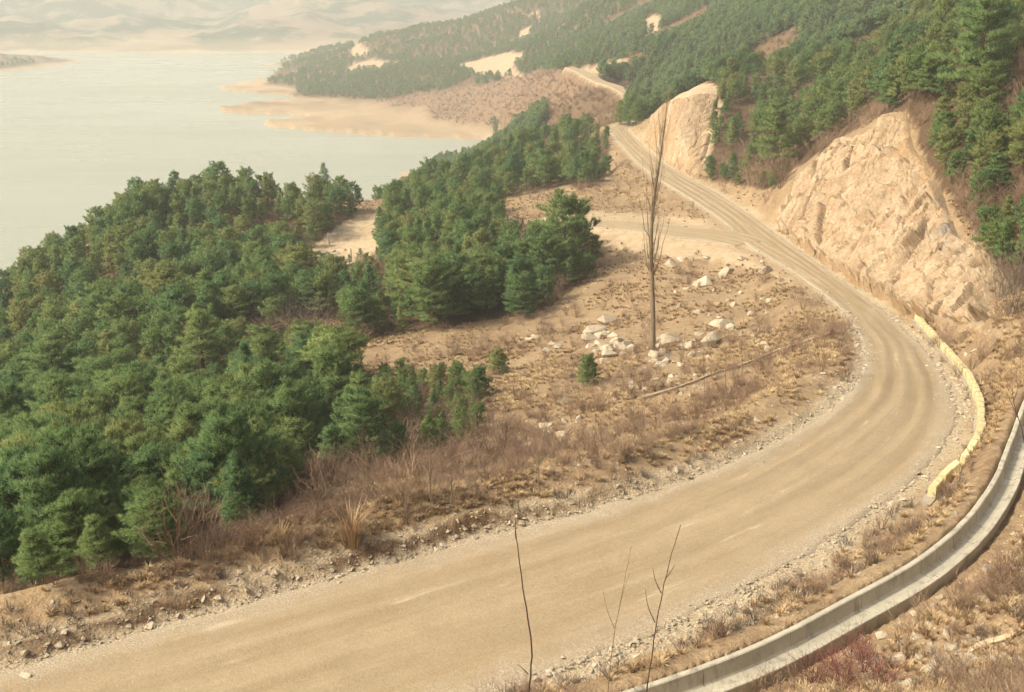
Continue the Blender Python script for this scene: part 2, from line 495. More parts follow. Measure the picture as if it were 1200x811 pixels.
# far stretch: knoll, gap and the wooded slope above it
for px, py, y in [(690, 126, 360), (715, 138, 340), (745, 140, 330), (680, 106, 450), (660, 118, 430), (640, 138, 470), (720, 78, 520), (700, 62, 640), (640, 72, 640), (760, 118, 350), (765, 100, 390), (735, 74, 520), (780, 75, 430),
                  (700, 0, 900), (640, 0, 1250), (760, -10, 880), (860, -10, 640), (850, 50, 430), (820, 84, 315), (950, 28, 400), (1000, -5, 440), (1100, -20, 420), (1200, -60, 420), (900, 60, 360),
                  # cutting beside the road
                  (800, 200, 215), (790, 150, 238), (800, 97, 255), (770, 140, 262), (845, 112, 258), (838, 150, 240), (830, 210, 206), (760, 152, 282), (780, 110, 275), (825, 95, 270),
                  # hill right of the road
                  (850, 205, 212), (920, 213, 182), (880, 160, 235), (900, 98, 290), (950, 130, 225), (1000, 88, 238), (1000, 130, 190), (1060, 78, 208), (1120, 32, 176), (1200, 2, 160), (1200, 60, 142), (1150, 120, 135), (1080, 105, 168),
                  (940, 98, 275), (1060, 20, 300), (1000, 60, 320),
                  # rock cutting
                  (905, 255, 160), (930, 208, 168), (985, 166, 160), (1030, 142, 151), (1060, 130, 145), (1085, 180, 128), (1105, 218, 116), (1150, 292, 94), (1168, 352, 81), (1200, 200, 110), (1200, 300, 86), (1000, 240, 139), (1060, 260, 118), (1100, 320, 98)]:
    C(px, py, y=y)
for px, py in [(895, 266), (940, 292), (990, 326), (1040, 357), (1090, 388), (1140, 400)]:
    C(px, py, rdrop(py) - 0.1)
# peninsula across the bay: shore, beaches, scrub, wooded hills
for px, py in [(600, 160), (560, 160), (500, 156), (430, 158), (360, 154), (312, 147), (360, 132), (420, 125), (300, 131), (268, 127), (330, 118), (275, 104), (262, 103), (310, 96), (345, 92)]:
    C(px, py, CAM_H - 1.0)
for px, py in [(600, 175), (520, 172), (430, 170), (340, 162), (260, 150), (230, 130), (240, 115), (298, 139), (285, 116), (312, 113), (335, 137), (225, 100), (260, 88), (320, 75), (380, 66), (100, 100), (100, 200), (200, 80), (300, 66), (0, 66), (60, 90), (100, 66), (400, 66), (150, 150), (300, 180), (400, 185), (200, 175), (60, 240)]:
    C(px, py, CAM_H + 6)
for px, py, y in [(430, 140, 800), (520, 135, 780), (560, 140, 740), (600, 130, 720), (560, 110, 860), (480, 118, 900), (400, 108, 1000), (340, 108, 1010), (440, 98, 1010), (520, 95, 980), (590, 95, 860), (430, 78, 1180), (470, 70, 1220), (380, 85, 1170), (345, 92, 1120), (345, 72, 1260), (400, 74, 1270),
                  (590, 78, 960), (560, 80, 1040), (540, 72, 1090), (610, 62, 1010), (640, 40, 1080), (415, 50, 1380), (450, 40, 1400), (500, 20, 1400), (545, 30, 1400), (563, 33, 1400), (395, 64, 1380), (375, 68, 1360), (480, 60, 1230), (560, 60, 1130), (580, 22, 1380), (620, 8, 1360), (520, 90, 1000), (660, 60, 820), (620, 95, 700), (650, 100, 600)]:
    C(px, py, y=y)
# behind those hills the land drops again
for px, py, y in [(450, 52, 1650), (540, 45, 1650), (600, 28, 1700), (400, 60, 1560)]:
    C(px, py, y=y)
# small headland at the left edge, and the hills across the lake
for px, py, y in [(-10, 68, 1480), (15, 72, 1470), (-100, 52, 1480)]:
    C(px, py, y=y)
for px, py in [(38, 80), (0, 87), (-100, 92), (30, 66)]:
    C(px, py, CAM_H + 0.6)
for px in (-300, -150, 0, 100, 200, 300, 370, 410):
    C(px, 61, CAM_H - 1.0)
for px, py, y in [(0, 48, 2050), (100, 45, 2100), (200, 48, 2100), (300, 46, 2150), (400, 46, 2200), (0, 25, 2400), (60, 36, 2250), (150, 22, 2500), (250, 30, 2400), (330, 24, 2600), (420, 34, 2500), (500, 38, 2600), (80, 6, 2700), (200, -6, 2900), (320, -4, 3000), (0, -20, 2900), (-200, -20, 2700), (-300, 20, 2300), (420, 0, 3000), (480, -6, 3100), (540, 3, 3100), (575, 14, 3200), (620, 16, 3300), (380, 14, 2800), (450, 18, 2800),
                  (600, 6, 4600), (560, 2, 4600), (640, -6, 4600), (700, -20, 4300), (450, -20, 4400), (0, -60, 4400), (-300, -50, 4400), (250, -40, 4400), (900, -60, 3500), (1200, -100, 3500), (1500, -100, 3500),
                  (900, -60, 1200), (1200, -140, 1000), (1500, -180, 900), (1400, -120, 350), (1500, -80, 200), (1600, 100, 120), (700, -30, 1500), (1600, 300, 70)]:
    C(px, py, y=y)
for p in [(0, -15, 97), (0, -60, 118), (30, -30, 110), (-60, -60, 100), (-150, -150, 110), (60, 0, 108), (120, 30, 125), (150, -150, 170), (0, -300, 190), (-300, -300, 120), (-600, -100, 60), (500, 0, 200), (500, -500, 230), (0, -1200, 230), (-1500, -600, 90), (-1200, 300, -5), (-1000, 900, -5), (-1500, 1500, 10), (-2500, 1000, 60), (-3500, 0, 120), (-3000, -3000, 160), (0, -4000, 220), (3000, -2000, 240), (3500, 1000, 220), (1500, 0, 230), (-600, 400, -5), (-700, 700, -5), (-500, 150, -4)]:
    W(*p)
ctrl = np.array(ctrl)

def warp(x, y):
    r = np.sqrt(x * x + y * y + 9.0)
    return 2.2 * np.log(r), np.arctan2(x, y) * 2.2

cu, cv = warp(ctrl[:, 0], ctrl[:, 1])
def kern(d2):
    return d2 ** 0.55
A = kern((cu[:, None] - cu) ** 2 + (cv[:, None] - cv) ** 2)
n = len(ctrl)
sysm = np.zeros((n + 1, n + 1))
sysm[:n, :n] = -A + 0.002 * np.eye(n) * -1
sysm[:n, n] = 1; sysm[n, :n] = 1
wts = np.linalg.solve(sysm, np.r_[ctrl[:, 2], 0])

# grid in rings: fine near the road and inside the picture, coarse behind the camera
TH = np.concatenate([np.arange(-180, -60, 3.0), np.arange(-60, -34, 0.5), np.arange(-34, 40, 0.175), np.arange(40, 60, 0.5), np.arange(60, 180.01, 3.0)])
TH = np.deg2rad(TH)
RR = [1.0]
while RR[-1] < 6200:
    r = RR[-1]
    k = 0.0085 if 15 < r < 420 else (0.03 if r < 15 else 0.011)
    RR.append(r * (1 + k))
RR = np.array(RR)
nr, nt = len(RR), len(TH)
# solve the smooth ground on a coarser ring grid, then interpolate
TH_c = np.deg2rad(np.concatenate([np.arange(-180, -60, 6.0), np.arange(-60, 60, 0.7), np.arange(60, 180.1, 6.0)]))
LR_c = np.linspace(0, math.log(6300), 420)
gr, gt = np.meshgrid(np.exp(LR_c), TH_c, indexing='ij')
gu, gv = warp(gr * np.sin(gt), gr * np.cos(gt))
zc = np.zeros(gu.shape)
for i in range(gu.shape[0]):
    d2 = (gu[i][:, None] - cu) ** 2 + (gv[i][:, None] - cv) ** 2
    zc[i] = -kern(d2) @ wts[:n] + wts[n]
k3 = np.array([0.25, 0.5, 0.25])
for _ in range(2):
    zc[1:-1] = 0.25 * zc[:-2] + 0.5 * zc[1:-1] + 0.25 * zc[2:]
    zc[:, 1:-1] = 0.25 * zc[:, :-2] + 0.5 * zc[:, 1:-1] + 0.25 * zc[:, 2:]

def interp_grid(axis_r, axis_t, Z, lr, th):
    i = np.clip(np.searchsorted(axis_r, lr) - 1, 0, len(axis_r) - 2)
    j = np.clip(np.searchsorted(axis_t, th) - 1, 0, len(axis_t) - 2)
    a = np.clip((lr - axis_r[i]) / (axis_r[i + 1] - axis_r[i]), 0, 1)
    b = np.clip((th - axis_t[j]) / (axis_t[j + 1] - axis_t[j]), 0, 1)
    return (Z[i, j] * (1 - a) + Z[i + 1, j] * a) * (1 - b) + (Z[i, j + 1] * (1 - a) + Z[i + 1, j + 1] * a) * b

rr, tt = np.meshgrid(RR, TH, indexing='ij')
X = rr * np.sin(tt); Y = rr * np.cos(tt)
Z = interp_grid(LR_c, TH_c, zc, np.log(rr), tt)

# natural relief, growing with distance; kept off the lake edge
rel = fbm(X / 9, Y / 9, 3, 4) * 0.7 * sstep(20, 60, rr) + fbm(X / 40, Y / 40, 5, 4) * 2.2 * sstep(120, 350, rr) + fbm(X / 160, Y / 160, 8, 5) * 16 * sstep(420, 1400, rr) + fbm(X / 420, Y / 420, 9, 5) * 60 * sstep(1850, 2700, rr) + np.abs(fbm(X / 260, Y / 260, 12, 4)) * 42 * sstep(1900, 2300, rr) * (1 - sstep(2900, 3600, rr))
rel += fbm(X / 1.3, Y / 1.3, 6, 3) * 0.16 * sstep(18, 40, rr) * (1 - sstep(150, 300, rr))
Z = Z + rel * sstep(-1, 10, Z)

def path_dist(P, X, Y, reach):
    """distance to a path, signed side (left of its run is positive) and index of the nearest sample"""
    best = np.full(X.shape, 1e9); idx = np.zeros(X.shape, int)
    box = (X > P[:, 0].min() - reach) & (X < P[:, 0].max() + reach) & (Y > P[:, 1].min() - reach) & (Y < P[:, 1].max() + reach)
    xs, ys = X[box], Y[box]
    bi = np.zeros(xs.shape, int); bd = np.full(xs.shape, 1e9)
    for s in range(0, len(xs), 40000):
        d = (xs[s:s + 40000, None] - P[None, :, 0]) ** 2 + (ys[s:s + 40000, None] - P[None, :, 1]) ** 2
        bi[s:s + 40000] = d.argmin(1); bd[s:s + 40000] = d.min(1)
    T = np.gradient(P[:, :2], axis=0)
    T /= np.linalg.norm(T, axis=1)[:, None]
    dx = xs - P[bi, 0]; dy = ys - P[bi, 1]
    side = T[bi, 0] * dy - T[bi, 1] * dx
    best[box] = np.sqrt(bd); idx[box] = bi
    sd_ = np.full(X.shape, 1e9); sd_[box] = side
    return best, sd_, idx

# shoreline of the peninsula and its sandy fingers, traced on the water plane
LAKE_PX = [(-400, 61), (385, 61), (368, 70), (345, 82), (318, 91), (290, 96), (262, 101), (258, 106), (300, 110), (338, 112), (350, 115), (300, 121), (262, 126), (257, 130), (275, 133), (330, 134), (372, 135), (340, 139), (312, 144), (312, 149), (350, 152), (400, 156), (460, 160), (520, 163), (575, 164), (600, 200), (450, 300), (0, 420), (-400, 420)]
p0x, p0y, _ = project(X, Y, 0 * Z)
sel = (rr > 560) & (rr < 1560) & (Y > 0)
sel &= (p0x > 90)
nz0 = fbm(X / 18, Y / 18, 15, 3)
wet = in_poly(p0x + nz0 * 6, p0y + nz0 * 1.5, LAKE_PX)
shore_h = 0.6 + 1.2 * (nz0 + 1)
Z = np.where(sel & wet, np.minimum(Z, -1.2), np.where(sel & (p0x < 640), np.maximum(Z, shore_h), Z))
m_sand = np.zeros_like(Z); m_dirt = np.zeros_like(Z); m_stony = np.zeros_like(Z); m_cut = np.zeros_like(Z)
jit = fbm(X / 2.2, Y / 2.2, 21, 4)

# main road: bed, the cut bank and berm on the lake side, the loose verge on the other
PR = ROAD[::2]
d, sgn, idx = path_dist(PR, X, Y, 22)
hw = PR[idx, 3]; zr = PR[idx, 2]
e = d - hw - jit * 0.35
lake = sgn > 0
cutw = sstep(12, -2, X)
near = sstep(64, 40, Y) * 0.75 + 0.25 * sstep(110, 70, Y)
ramp_l = sstep(0.0, 0.45, e) * (0.36 + 0.25 * cutw + 0.25 * jit) * near + (sstep(0.5, 3.0, e) - sstep(3.0, 6.5, e)) * 0.55 * near
prof_l = zr + ramp_l
prof_r = zr + sstep(0.3, 3.0, e) * (0.12 + 0.2 * jit * near)
prof = np.where(lake, prof_l, prof_r)
wgt = np.where(lake, 1 - sstep(2.0, 8.0, e), 1 - sstep(0.8, 4.5, e))
wgt = np.where(e < 0, 1.0, wgt) * (d < 50)
Z = np.where(d < 50, Z * (1 - wgt) + prof * wgt, Z)
Z = np.where(e < 0, Z - 0.06 * sstep(0, -0.8, e), Z)
onroad = (d < 50) * (1 - sstep(-0.2, 0.5, e))
m_dirt = np.maximum(m_dirt, (d < 50) * (1 - sstep(0.4, 3.2, e + jit * 1.4)) * 0.9)
m_stony = np.maximum(m_stony, (d < 50) * (1 - sstep(0.5, 4.0, e)))
m_cut = np.maximum(m_cut, lake * (d < 50) * cutw * sstep(0.0, 0.12, e) * (1 - sstep(0.35, 0.6, e)) * sstep(-0.25, 0.25, fbm(X / 5, Y / 5, 31, 3) + 0.25))
road_e = np.where(d < 50, e, 99.0)
m_verge = (d < 50) * (1 - sstep(0.1, 1.7, np.where(lake, e * 1.5, e) + jit * 1.3)) * 0.9 * (1 - 0.85 * m_cut)

for PTH, wide in ((SIDE_TRACK, 4.0), (FAR_ROAD, 8.0)):
    d, sgn, idx = path_dist(PTH, X, Y, 25)
    e = d - PTH[idx, 3]
    w = 1 - sstep(0.3, wide, e)
    ok = d < 60
    Z = np.where(ok & (road_e > 0.3), Z * (1 - w) + (PTH[idx, 2] - 0.05) * w, Z)
    m_sand = np.maximum(m_sand, ok * (1 - sstep(0.0, 2.5, e + jit * 1.2)))
    road_e = np.minimum(road_e, np.where(ok, e, 99.0))

# drainage channel: a trench for the concrete, earth up to its far wall
d, sgn, idx = path_dist(CHAN, X, Y, 8)
zc_ = CHAN[idx, 2]
q = np.where(d < 9, sgn, 99.0)         # positive towards the road
tr = np.where(q > 0, zc_ + 0.42, zc_ - 0.10)
wq = np.where(q > 0, 1 - sstep(0.9, 3.2, q), 1 - sstep(0.7, 2.6, -q))
Z = np.where(np.abs(q) < 8, Z * (1 - wq) + (tr + 0.12 * jit) * wq, Z)
Z = np.where((q > -0.5) & (q < 0.68), zc_ - 0.35, Z)
chan_q = q

PX, PY, PD = project(X, Y, Z)
infront = Y > 5
jx = PX + jit * 5; jy = PY + jit * 3
def region(poly, lo=0, hi=1e9, grow=1.0):
    return (in_poly(PX + jit * 6 * grow, PY + jit * 4 * grow, poly) & infront & (PD > lo) & (PD < hi)).astype(float)

FOREST_LEFT = [(-400, 420), (-100, 380), (0, 352), (60, 315), (120, 278), (180, 247), (250, 228), (330, 238), (420, 247), (365, 296), (385, 312), (440, 305), (446, 250), (480, 237), (520, 219), (570, 197), (620, 174), (690, 158), (716, 160), (708, 210), (680, 225), (665, 215), (640, 222), (590, 232), (560, 240), (600, 262), (650, 265), (692, 290), (700, 312), (675, 335), (640, 362), (590, 372), (520, 385), (450, 390), (425, 400), (400, 375), (330, 372), (330, 410), (400, 432), (430, 445), (540, 452), (562, 485), (560, 520), (500, 536), (400, 560), (330, 600), (260, 640), (190, 664), (120, 684), (0, 694), (-400, 720)]
FOREST_RIGHT = [(828, 212), (838, 160), (848, 120), (836, 96), (870, 84), (1000, 70), (1060, 40), (1120, -30), (1200, -200), (1700, -500), (1900, 300), (1300, 350), (1200, 335), (1178, 330), (1150, 285), (1104, 222), (1080, 178), (1064, 128), (1030, 138), (985, 160), (930, 202), (905, 222)]
SCRUB_FAR = [(430, 140), (420, 122), (500, 108), (560, 100), (640, 82), (665, 84), (690, 100), (670, 118), (650, 126), (620, 140), (570, 150), (500, 146)]
SAND_FAR = [[(530, 78), (560, 70), (600, 60), (618, 66), (600, 78), (614, 90), (575, 90), (545, 84)], [(400, 84), (415, 74), (440, 70), (475, 76), (440, 82)], [(410, 62), (418, 50), (428, 54), (432, 66), (415, 68)],
            [(498, 28), (515, 22), (517, 28), (503, 32)], [(604, 46), (612, 34), (624, 30), (618, 44)], [(620, 16), (632, 13), (634, 18), (622, 20)], [(656, 82), (690, 78), (735, 67), (738, 72), (700, 84), (704, 96), (690, 94), (672, 84)],
            [(754, 24), (768, 17), (778, 22), (768, 40), (756, 42)], [(800, 72), (822, 60), (826, 66), (808, 78)], [(940, 28), (955, 26), (953, 35), (945, 37)], [(665, 36), (676, 34), (675, 38), (666, 39)]]
CUT_ONE = [(760, 150), (772, 128), (790, 104), (803, 96), (820, 98), (842, 100), (846, 130), (842, 158), (826, 190), (812, 208), (796, 206), (775, 186), (750, 160)]
BARE_SPOT = [(358, 300), (385, 272), (420, 254), (446, 248), (442, 300), (400, 312), (360, 308)]

far_m = sstep(1650, 1800, rr) * sstep(-1, 0.5, tt + 1.5)
far_m = np.where(infront, far_m, sstep(400, 900, rr))
m_far = np.maximum(far_m, ((rr > 1380) & (PX < 90) & infront).astype(float))
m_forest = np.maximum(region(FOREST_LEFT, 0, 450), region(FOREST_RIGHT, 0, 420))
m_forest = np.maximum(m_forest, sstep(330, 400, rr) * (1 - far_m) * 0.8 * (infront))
m_scrub = region(SCRUB_FAR, 380, 1100)
for P_ in SAND_FAR:
    m_sand = np.maximum(m_sand, 0.8 * region(P_, 280, 1600, 0.3))
m_sand = np.maximum(m_sand, region(CUT_ONE, 180, 300, 0.5))
m_sand = np.maximum(m_sand, region(BARE_SPOT, 150, 260, 0.3))
# drawdown band round the lake
band = (1 - sstep(1.0, 4.0, Z + 2.0 * fbm(X / 60, Y / 60, 41, 4))) * sstep(300, 500, rr)
m_sand = np.maximum(m_sand, band * 0.8)
m_sand = np.maximum(m_sand, (1 - sstep(3.0, 7.0, Z + 3.0 * fbm(X / 35, Y / 35, 43, 4))) * sstep(560, 620, rr) * (1 - sstep(900, 1000, rr)) * 0.6)
m_sand = np.maximum(m_sand, (1 - sstep(8, 30, Z + 12 * fbm(X / 120, Y / 120, 45, 4))) * sstep(1700, 1850, rr) * 0.38)
pale = region([(685, 246), (850, 258), (900, 285), (985, 362), (955, 352), (900, 320), (840, 306), (760, 300), (690, 284)], 60, 200)
m_sand = np.maximum(m_sand, pale * 0.85)
rubble = region([(690, 370), (760, 300), (850, 310), (900, 340), (880, 400), (800, 440), (700, 430), (640, 460), (600, 520), (560, 560), (540, 580), (600, 560), (660, 520), (680, 460)], 50, 160)
m_stony = np.maximum(m_stony, rubble * 0.9)
m_dirt = np.maximum(m_dirt, rubble * 0.45 * sstep(-0.2, 0.5, fbm(X / 6, Y / 6, 51, 4)))
bank = ((PY > 560) & (PX > 850) & (rr < 70) & (road_e > 0.5)).astype(float)
m_stony = np.maximum(m_stony, bank * 0.9)
m_dirt = np.maximum(m_dirt, bank * 0.5 * sstep(-0.4, 0.4, fbm(X / 3, Y / 3, 61, 4)))
# bare hump left of the road at the bottom
hump = region([(-60, 676), (60, 672), (110, 684), (250, 688), (310, 690), (290, 718), (100, 765), (20, 790), (-60, 800)], 20, 70, 0.6)
m_dirt = np.maximum(m_dirt, hump * 0.95)
Z = np.maximum(Z, -9.0)

def ground(x, y):
    """height of the finished ground"""
    x = np.asarray(x, float); y = np.asarray(y, float)
    return interp_grid(np.log(RR), TH, Z, np.log(np.maximum(np.hypot(x, y), 1.01)), np.arctan2(x, y))

def sample(F, x, y):
    return interp_grid(np.log(RR), TH, F, np.log(np.maximum(np.hypot(x, y), 1.01)), np.arctan2(x, y))

def hit(px, py, tmin=12.0, tmax=6000.0):
    """where the line of sight of a photograph pixel meets the ground"""
    r = ray(px, py)
    t = tmin * (tmax / tmin) ** np.linspace(0, 1, 5000)
    x, y, z = r[0] * t, r[1] * t, CAM_H + r[2] * t
    below = z < ground(x, y)
    k = int(np.argmax(below)) if below.any() else len(t) - 1
    return np.array([x[k], y[k], ground(x[k], y[k])])

vid = np.arange(nr * nt).reshape(nr, nt)
quads = np.stack([vid[:-1, :-1], vid[1:, :-1], vid[1:, 1:], vid[:-1, 1:]], -1).reshape(-1, 4)
zq = Z.ravel()[quads]
quads = quads[zq.max(1) > -6.0]
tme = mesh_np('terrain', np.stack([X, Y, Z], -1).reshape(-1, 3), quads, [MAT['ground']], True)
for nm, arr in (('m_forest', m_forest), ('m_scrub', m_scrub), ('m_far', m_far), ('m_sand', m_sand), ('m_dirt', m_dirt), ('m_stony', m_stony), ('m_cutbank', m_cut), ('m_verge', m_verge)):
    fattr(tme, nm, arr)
terrain = obj('terrain', tme)
tag(terrain, 'dry brown hillsides and wooded hills sloping down to the lake', 'terrain', kind='structure')

# ------------------------------------------------------------------ lake
def water_material():
    M = Mat('lake_water', 0.12, 0.5)
    p = M.geo()
    M.color((0.30, 0.305, 0.235))
    M.b.inputs['IOR'].default_value = 1.33
    wind = M.noise(p, 0.004, 4, 0.6, stretch=(0.35, 1.6, 1))
    M.l(M.n('ShaderNodeMapRange').outputs[0], M.b.inputs['Roughness'])
    mr = M.b.inputs['Roughness'].links[0].from_node
    mr.inputs[1].default_value = 0.35; mr.inputs[2].default_value = 0.7
    mr.inputs[3].default_value = 0.16; mr.inputs[4].default_value = 0.42
    M.l(wind, mr.inputs[0])
    h = M.math('ADD', M.noise(p, 0.6, 3, 0.6), M.noise(p, 0.12, 3, 0.6))
    M.bump(h, 0.25, 0.25)
    return M.m
MAT['water'] = water_material()
xs = np.linspace(-4500, 700, 41); ys = np.linspace(-600, 4600, 41)
gx, gy = np.meshgrid(xs, ys, indexing='ij')
v = np.stack([gx, gy, np.zeros_like(gx)], -1).reshape(-1, 3)
wi = np.arange(41 * 41).reshape(41, 41)
wq_ = np.stack([wi[:-1, :-1], wi[1:, :-1], wi[1:, 1:], wi[:-1, 1:]], -1).reshape(-1, 4)
lake = obj('lake', mesh_np('lake', v, wq_, [MAT['water']]))
tag(lake, 'broad calm pale lake reaching to the hazy far shore', 'lake', kind='structure')

# ------------------------------------------------------------------ road sheets
def road_sheet(name, P, label, cat, lift=0.03, nx=61):
    T = np.gradient(P[:, :2], axis=0); T /= np.linalg.norm(T, axis=1)[:, None]
    N = np.stack([-T[:, 1], T[:, 0]], 1)
    s = np.r_[0, np.cumsum(np.linalg.norm(np.diff(P[:, :2], axis=0), axis=1))]
    u = np.linspace(-1, 1, nx)
    ac = u[None, :] * (P[:, 3:4] + 0.3)
    x = P[:, 0:1] + N[:, 0:1] * ac; y = P[:, 1:2] + N[:, 1:2] * ac
    z = P[:, 2:3] + lift + 0.07 * (1 - u[None, :] ** 2) + fbm(ac * 1.2, s[:, None] * 0.06, 71, 3) * 0.05 + fbm(x / 1.1, y / 1.1, 73, 3) * 0.03
    rut = np.zeros_like(x)
    for tc in (-2.6, -1.0, 1.0, 2.6):       # wheel ruts
        wv = tc * np.minimum(1, P[:, 3:4] / 4.2) + 0.35 * fbm(s[:, None] / 14, s[:, None] * 0 + tc, 75, 2)
        rut = np.maximum(rut, np.exp(-((ac - wv) / 0.42) ** 2) * (0.55 + 0.45 * fbm(s[:, None] / 9 + 0 * ac, ac * 0.5 + tc, 79, 3)))
        z = z - 0.045 * np.exp(-((ac - wv) / 0.33) ** 2) + 0.02 * np.exp(-((np.abs(ac - wv) - 0.7) / 0.25) ** 2)
    ed = 0.86 + 0.10 * fbm(x / 1.1, y / 1.1, 77, 5, 0.65)
    z = z - 0.30 * sstep(ed, ed + 0.10, np.abs(u)[None, :] + 0 * x)
    k = np.arange(len(P) * nx).reshape(len(P), nx)
    q = np.stack([k[:-1, :-1], k[1:, :-1], k[1:, 1:], k[:-1, 1:]], -1).reshape(-1, 4)
    me = mesh_np(name, np.stack([x, y, z], -1).reshape(-1, 3), q[:, ::-1], [MAT['road']], True)
    fattr(me, 'along', np.broadcast_to(s[:, None], x.shape)); fattr(me, 'across', ac + 0 * x)
    fattr(me, 'rut', rut)
    fattr(me, 'side', np.broadcast_to(u[None, :], x.shape))
    return tag(obj(name, me), label, cat, kind='structure')
road_sheet('road', ROAD, 'unpaved dirt road sweeping round the bend and away down the hill', 'road')
road_sheet('side_track', SIDE_TRACK, 'short pale track branching off the dirt road towards the pines', 'track', 0.0)
road_sheet('far_road', FAR_ROAD, 'far pale stretch of the road beyond the cutting', 'road', 0.05)

# ================================================================== ROCK CUTTING
def rock_face(name, base_px, top_px, label, amps=(1.9, 0.85, 0.28), soil_all=0.0, lift=0.9):
    """a blasted rock slope laid over the ground between its foot and its upper edge"""
    B = np.array([hit(*p)[:2] for p in base_px]); T = np.array([at_y(px, py, y)[:2] for px, py, y in top_px])
    B = dense(B, 0.22); ns = len(B)
    s0 = np.linspace(0, 1, len(T)); s1 = np.linspace(0, 1, ns)
    T = np.stack([np.interp(s1, s0, T[:, k]) for k in range(2)], 1)
    T = smooth_path(T, 60)
    # run over both ends and edges so that they sink into the earth
    nv = 150
    t = np.linspace(-0.06, 1.10, nv)
    x = B[:, None, 0] * (1 - t) + T[:, None, 0] * t
    y = B[:, None, 1] * (1 - t) + T[:, None, 1] * t
    z = ground(x, y)
    su = np.arange(ns)[:, None] * 0.22 + 0 * t
    slope = np.sqrt((x - B[:, None, 0]) ** 2 + (y - B[:, None, 1]) ** 2 + (z - z[:, :1]) ** 2)
    P = np.stack([x, y, z], -1)
    du = np.gradient(P, axis=0); dv = np.gradient(P, axis=1)
    Nn = np.cross(du, dv); Nn /= np.linalg.norm(Nn, axis=-1, keepdims=True) + 1e-9
    Nn *= np.sign(Nn[..., 2:3])
    for _ in range(25):
        Nn[1:-1] = 0.25 * Nn[:-2] + 0.5 * Nn[1:-1] + 0.25 * Nn[2:]
        Nn[:, 1:-1] = 0.25 * Nn[:, :-2] + 0.5 * Nn[:, 1:-1] + 0.25 * Nn[:, 2:]
    ca, sa = math.cos(R(58)), math.sin(R(58))        # joints lean across the face
    a = su * ca + slope * sa; b = -su * sa + slope * ca
    wob = fbm(a / 4, b / 4, 91, 3)
    h = np.zeros_like(a)
    crack = np.zeros_like(a)
    for sc_a, sc_b, amp, sd_ in ((17.0, 3.6, amps[0], 101), (7.5, 1.3, amps[1], 111), (2.6, 0.55, amps[2], 121)):
        r1, r2, r3, ox, oy, edge = cells(a / sc_a + wob * 0.14, b / sc_b + wob * 0.14, sd_)
        h += amp * ((r1 - 0.5) * 0.9 + ox * (r2 - 0.5) * 1.4 + oy * (r3 - 0.25) * 1.7) - 0.30 * min(amp, 1.0) * (1 - sstep(0.0, 0.09, edge))
        if sc_a > 3: crack = np.maximum(crack, (1 - sstep(0.0, 0.07, edge)) * (0.75 if sc_a > 10 else 0.5) * sstep(0.25, 0.6, r2))
    h += fbm(a / 0.7, b / 0.5, 131, 3) * 0.05
    un = su / su.max()
    fade = sstep(0.0, 0.10, un) * sstep(1.0, 0.93, un) * sstep(-0.05, 0.06, t)[None, :] * sstep(1.08, 0.95, t)[None, :]
    soil = sstep(0.80, 0.98, t[None, :] + 0.18 * fbm(su / 5, slope / 5, 141, 3)) * sstep(0.3, 0.5, un) * sstep(0.85, 0.6, un)
    h = h * (1 - 0.75 * soil)
    disp = fade * (lift + h) + (1 - fade) * -0.8
    P = P + Nn * disp[..., None]
    k = np.arange(ns * nv).reshape(ns, nv)
    q = np.stack([k[:-1, :-1], k[1:, :-1], k[1:, 1:], k[:-1, 1:]], -1).reshape(-1, 4)
    me = mesh_np(name, P.reshape(-1, 3), q, [MAT['rock']], False)
    fattr(me, 'm_crack', crack)
    soil = np.maximum(soil, soil_all * sstep(-0.5, 0.3, fbm(su / 3.0, slope / 14, 161, 4)))
    fattr(me, 'm_soil', np.maximum(soil, sstep(0.10, 0.0, t)[None, :] + 0 * un))
    grey = np.exp(-((un - 0.80) / 0.06) ** 2 - ((t[None, :] - 0.88) / 0.16) ** 2) * sstep(-0.3, 0.4, fbm(a / 3, b / 1.0, 151, 3))
    fattr(me, 'm_grey', np.clip(grey * 1.2, 0, 1))
    return tag(obj(name, me), label, 'cutting', kind='structure')

rock_face('rock_face', [(893, 264), (915, 276), (940, 291), (990, 325), (1040, 356), (1090, 386), (1130, 398), (1172, 400)],
          [(926, 212, 167), (955, 186, 164), (985, 164, 160), (1030, 138, 151), (1062, 128, 145), (1082, 176, 129), (1108, 222, 114), (1150, 290, 94), (1180, 340, 83)],
          'tall pale cream rock cutting rising beside the outside of the road')

rock_face('soil_cutting', [(752, 164), (764, 176), (778, 189), (795, 202), (812, 211), (828, 214)],
          [(758, 150, 284), (772, 128, 274), (790, 106, 264), (804, 95, 256), (830, 98, 258), (846, 118, 254)],
          'bare tan earth cutting on the far right side of the road', (0.45, 0.22, 0.10), 0.85, 0.4)

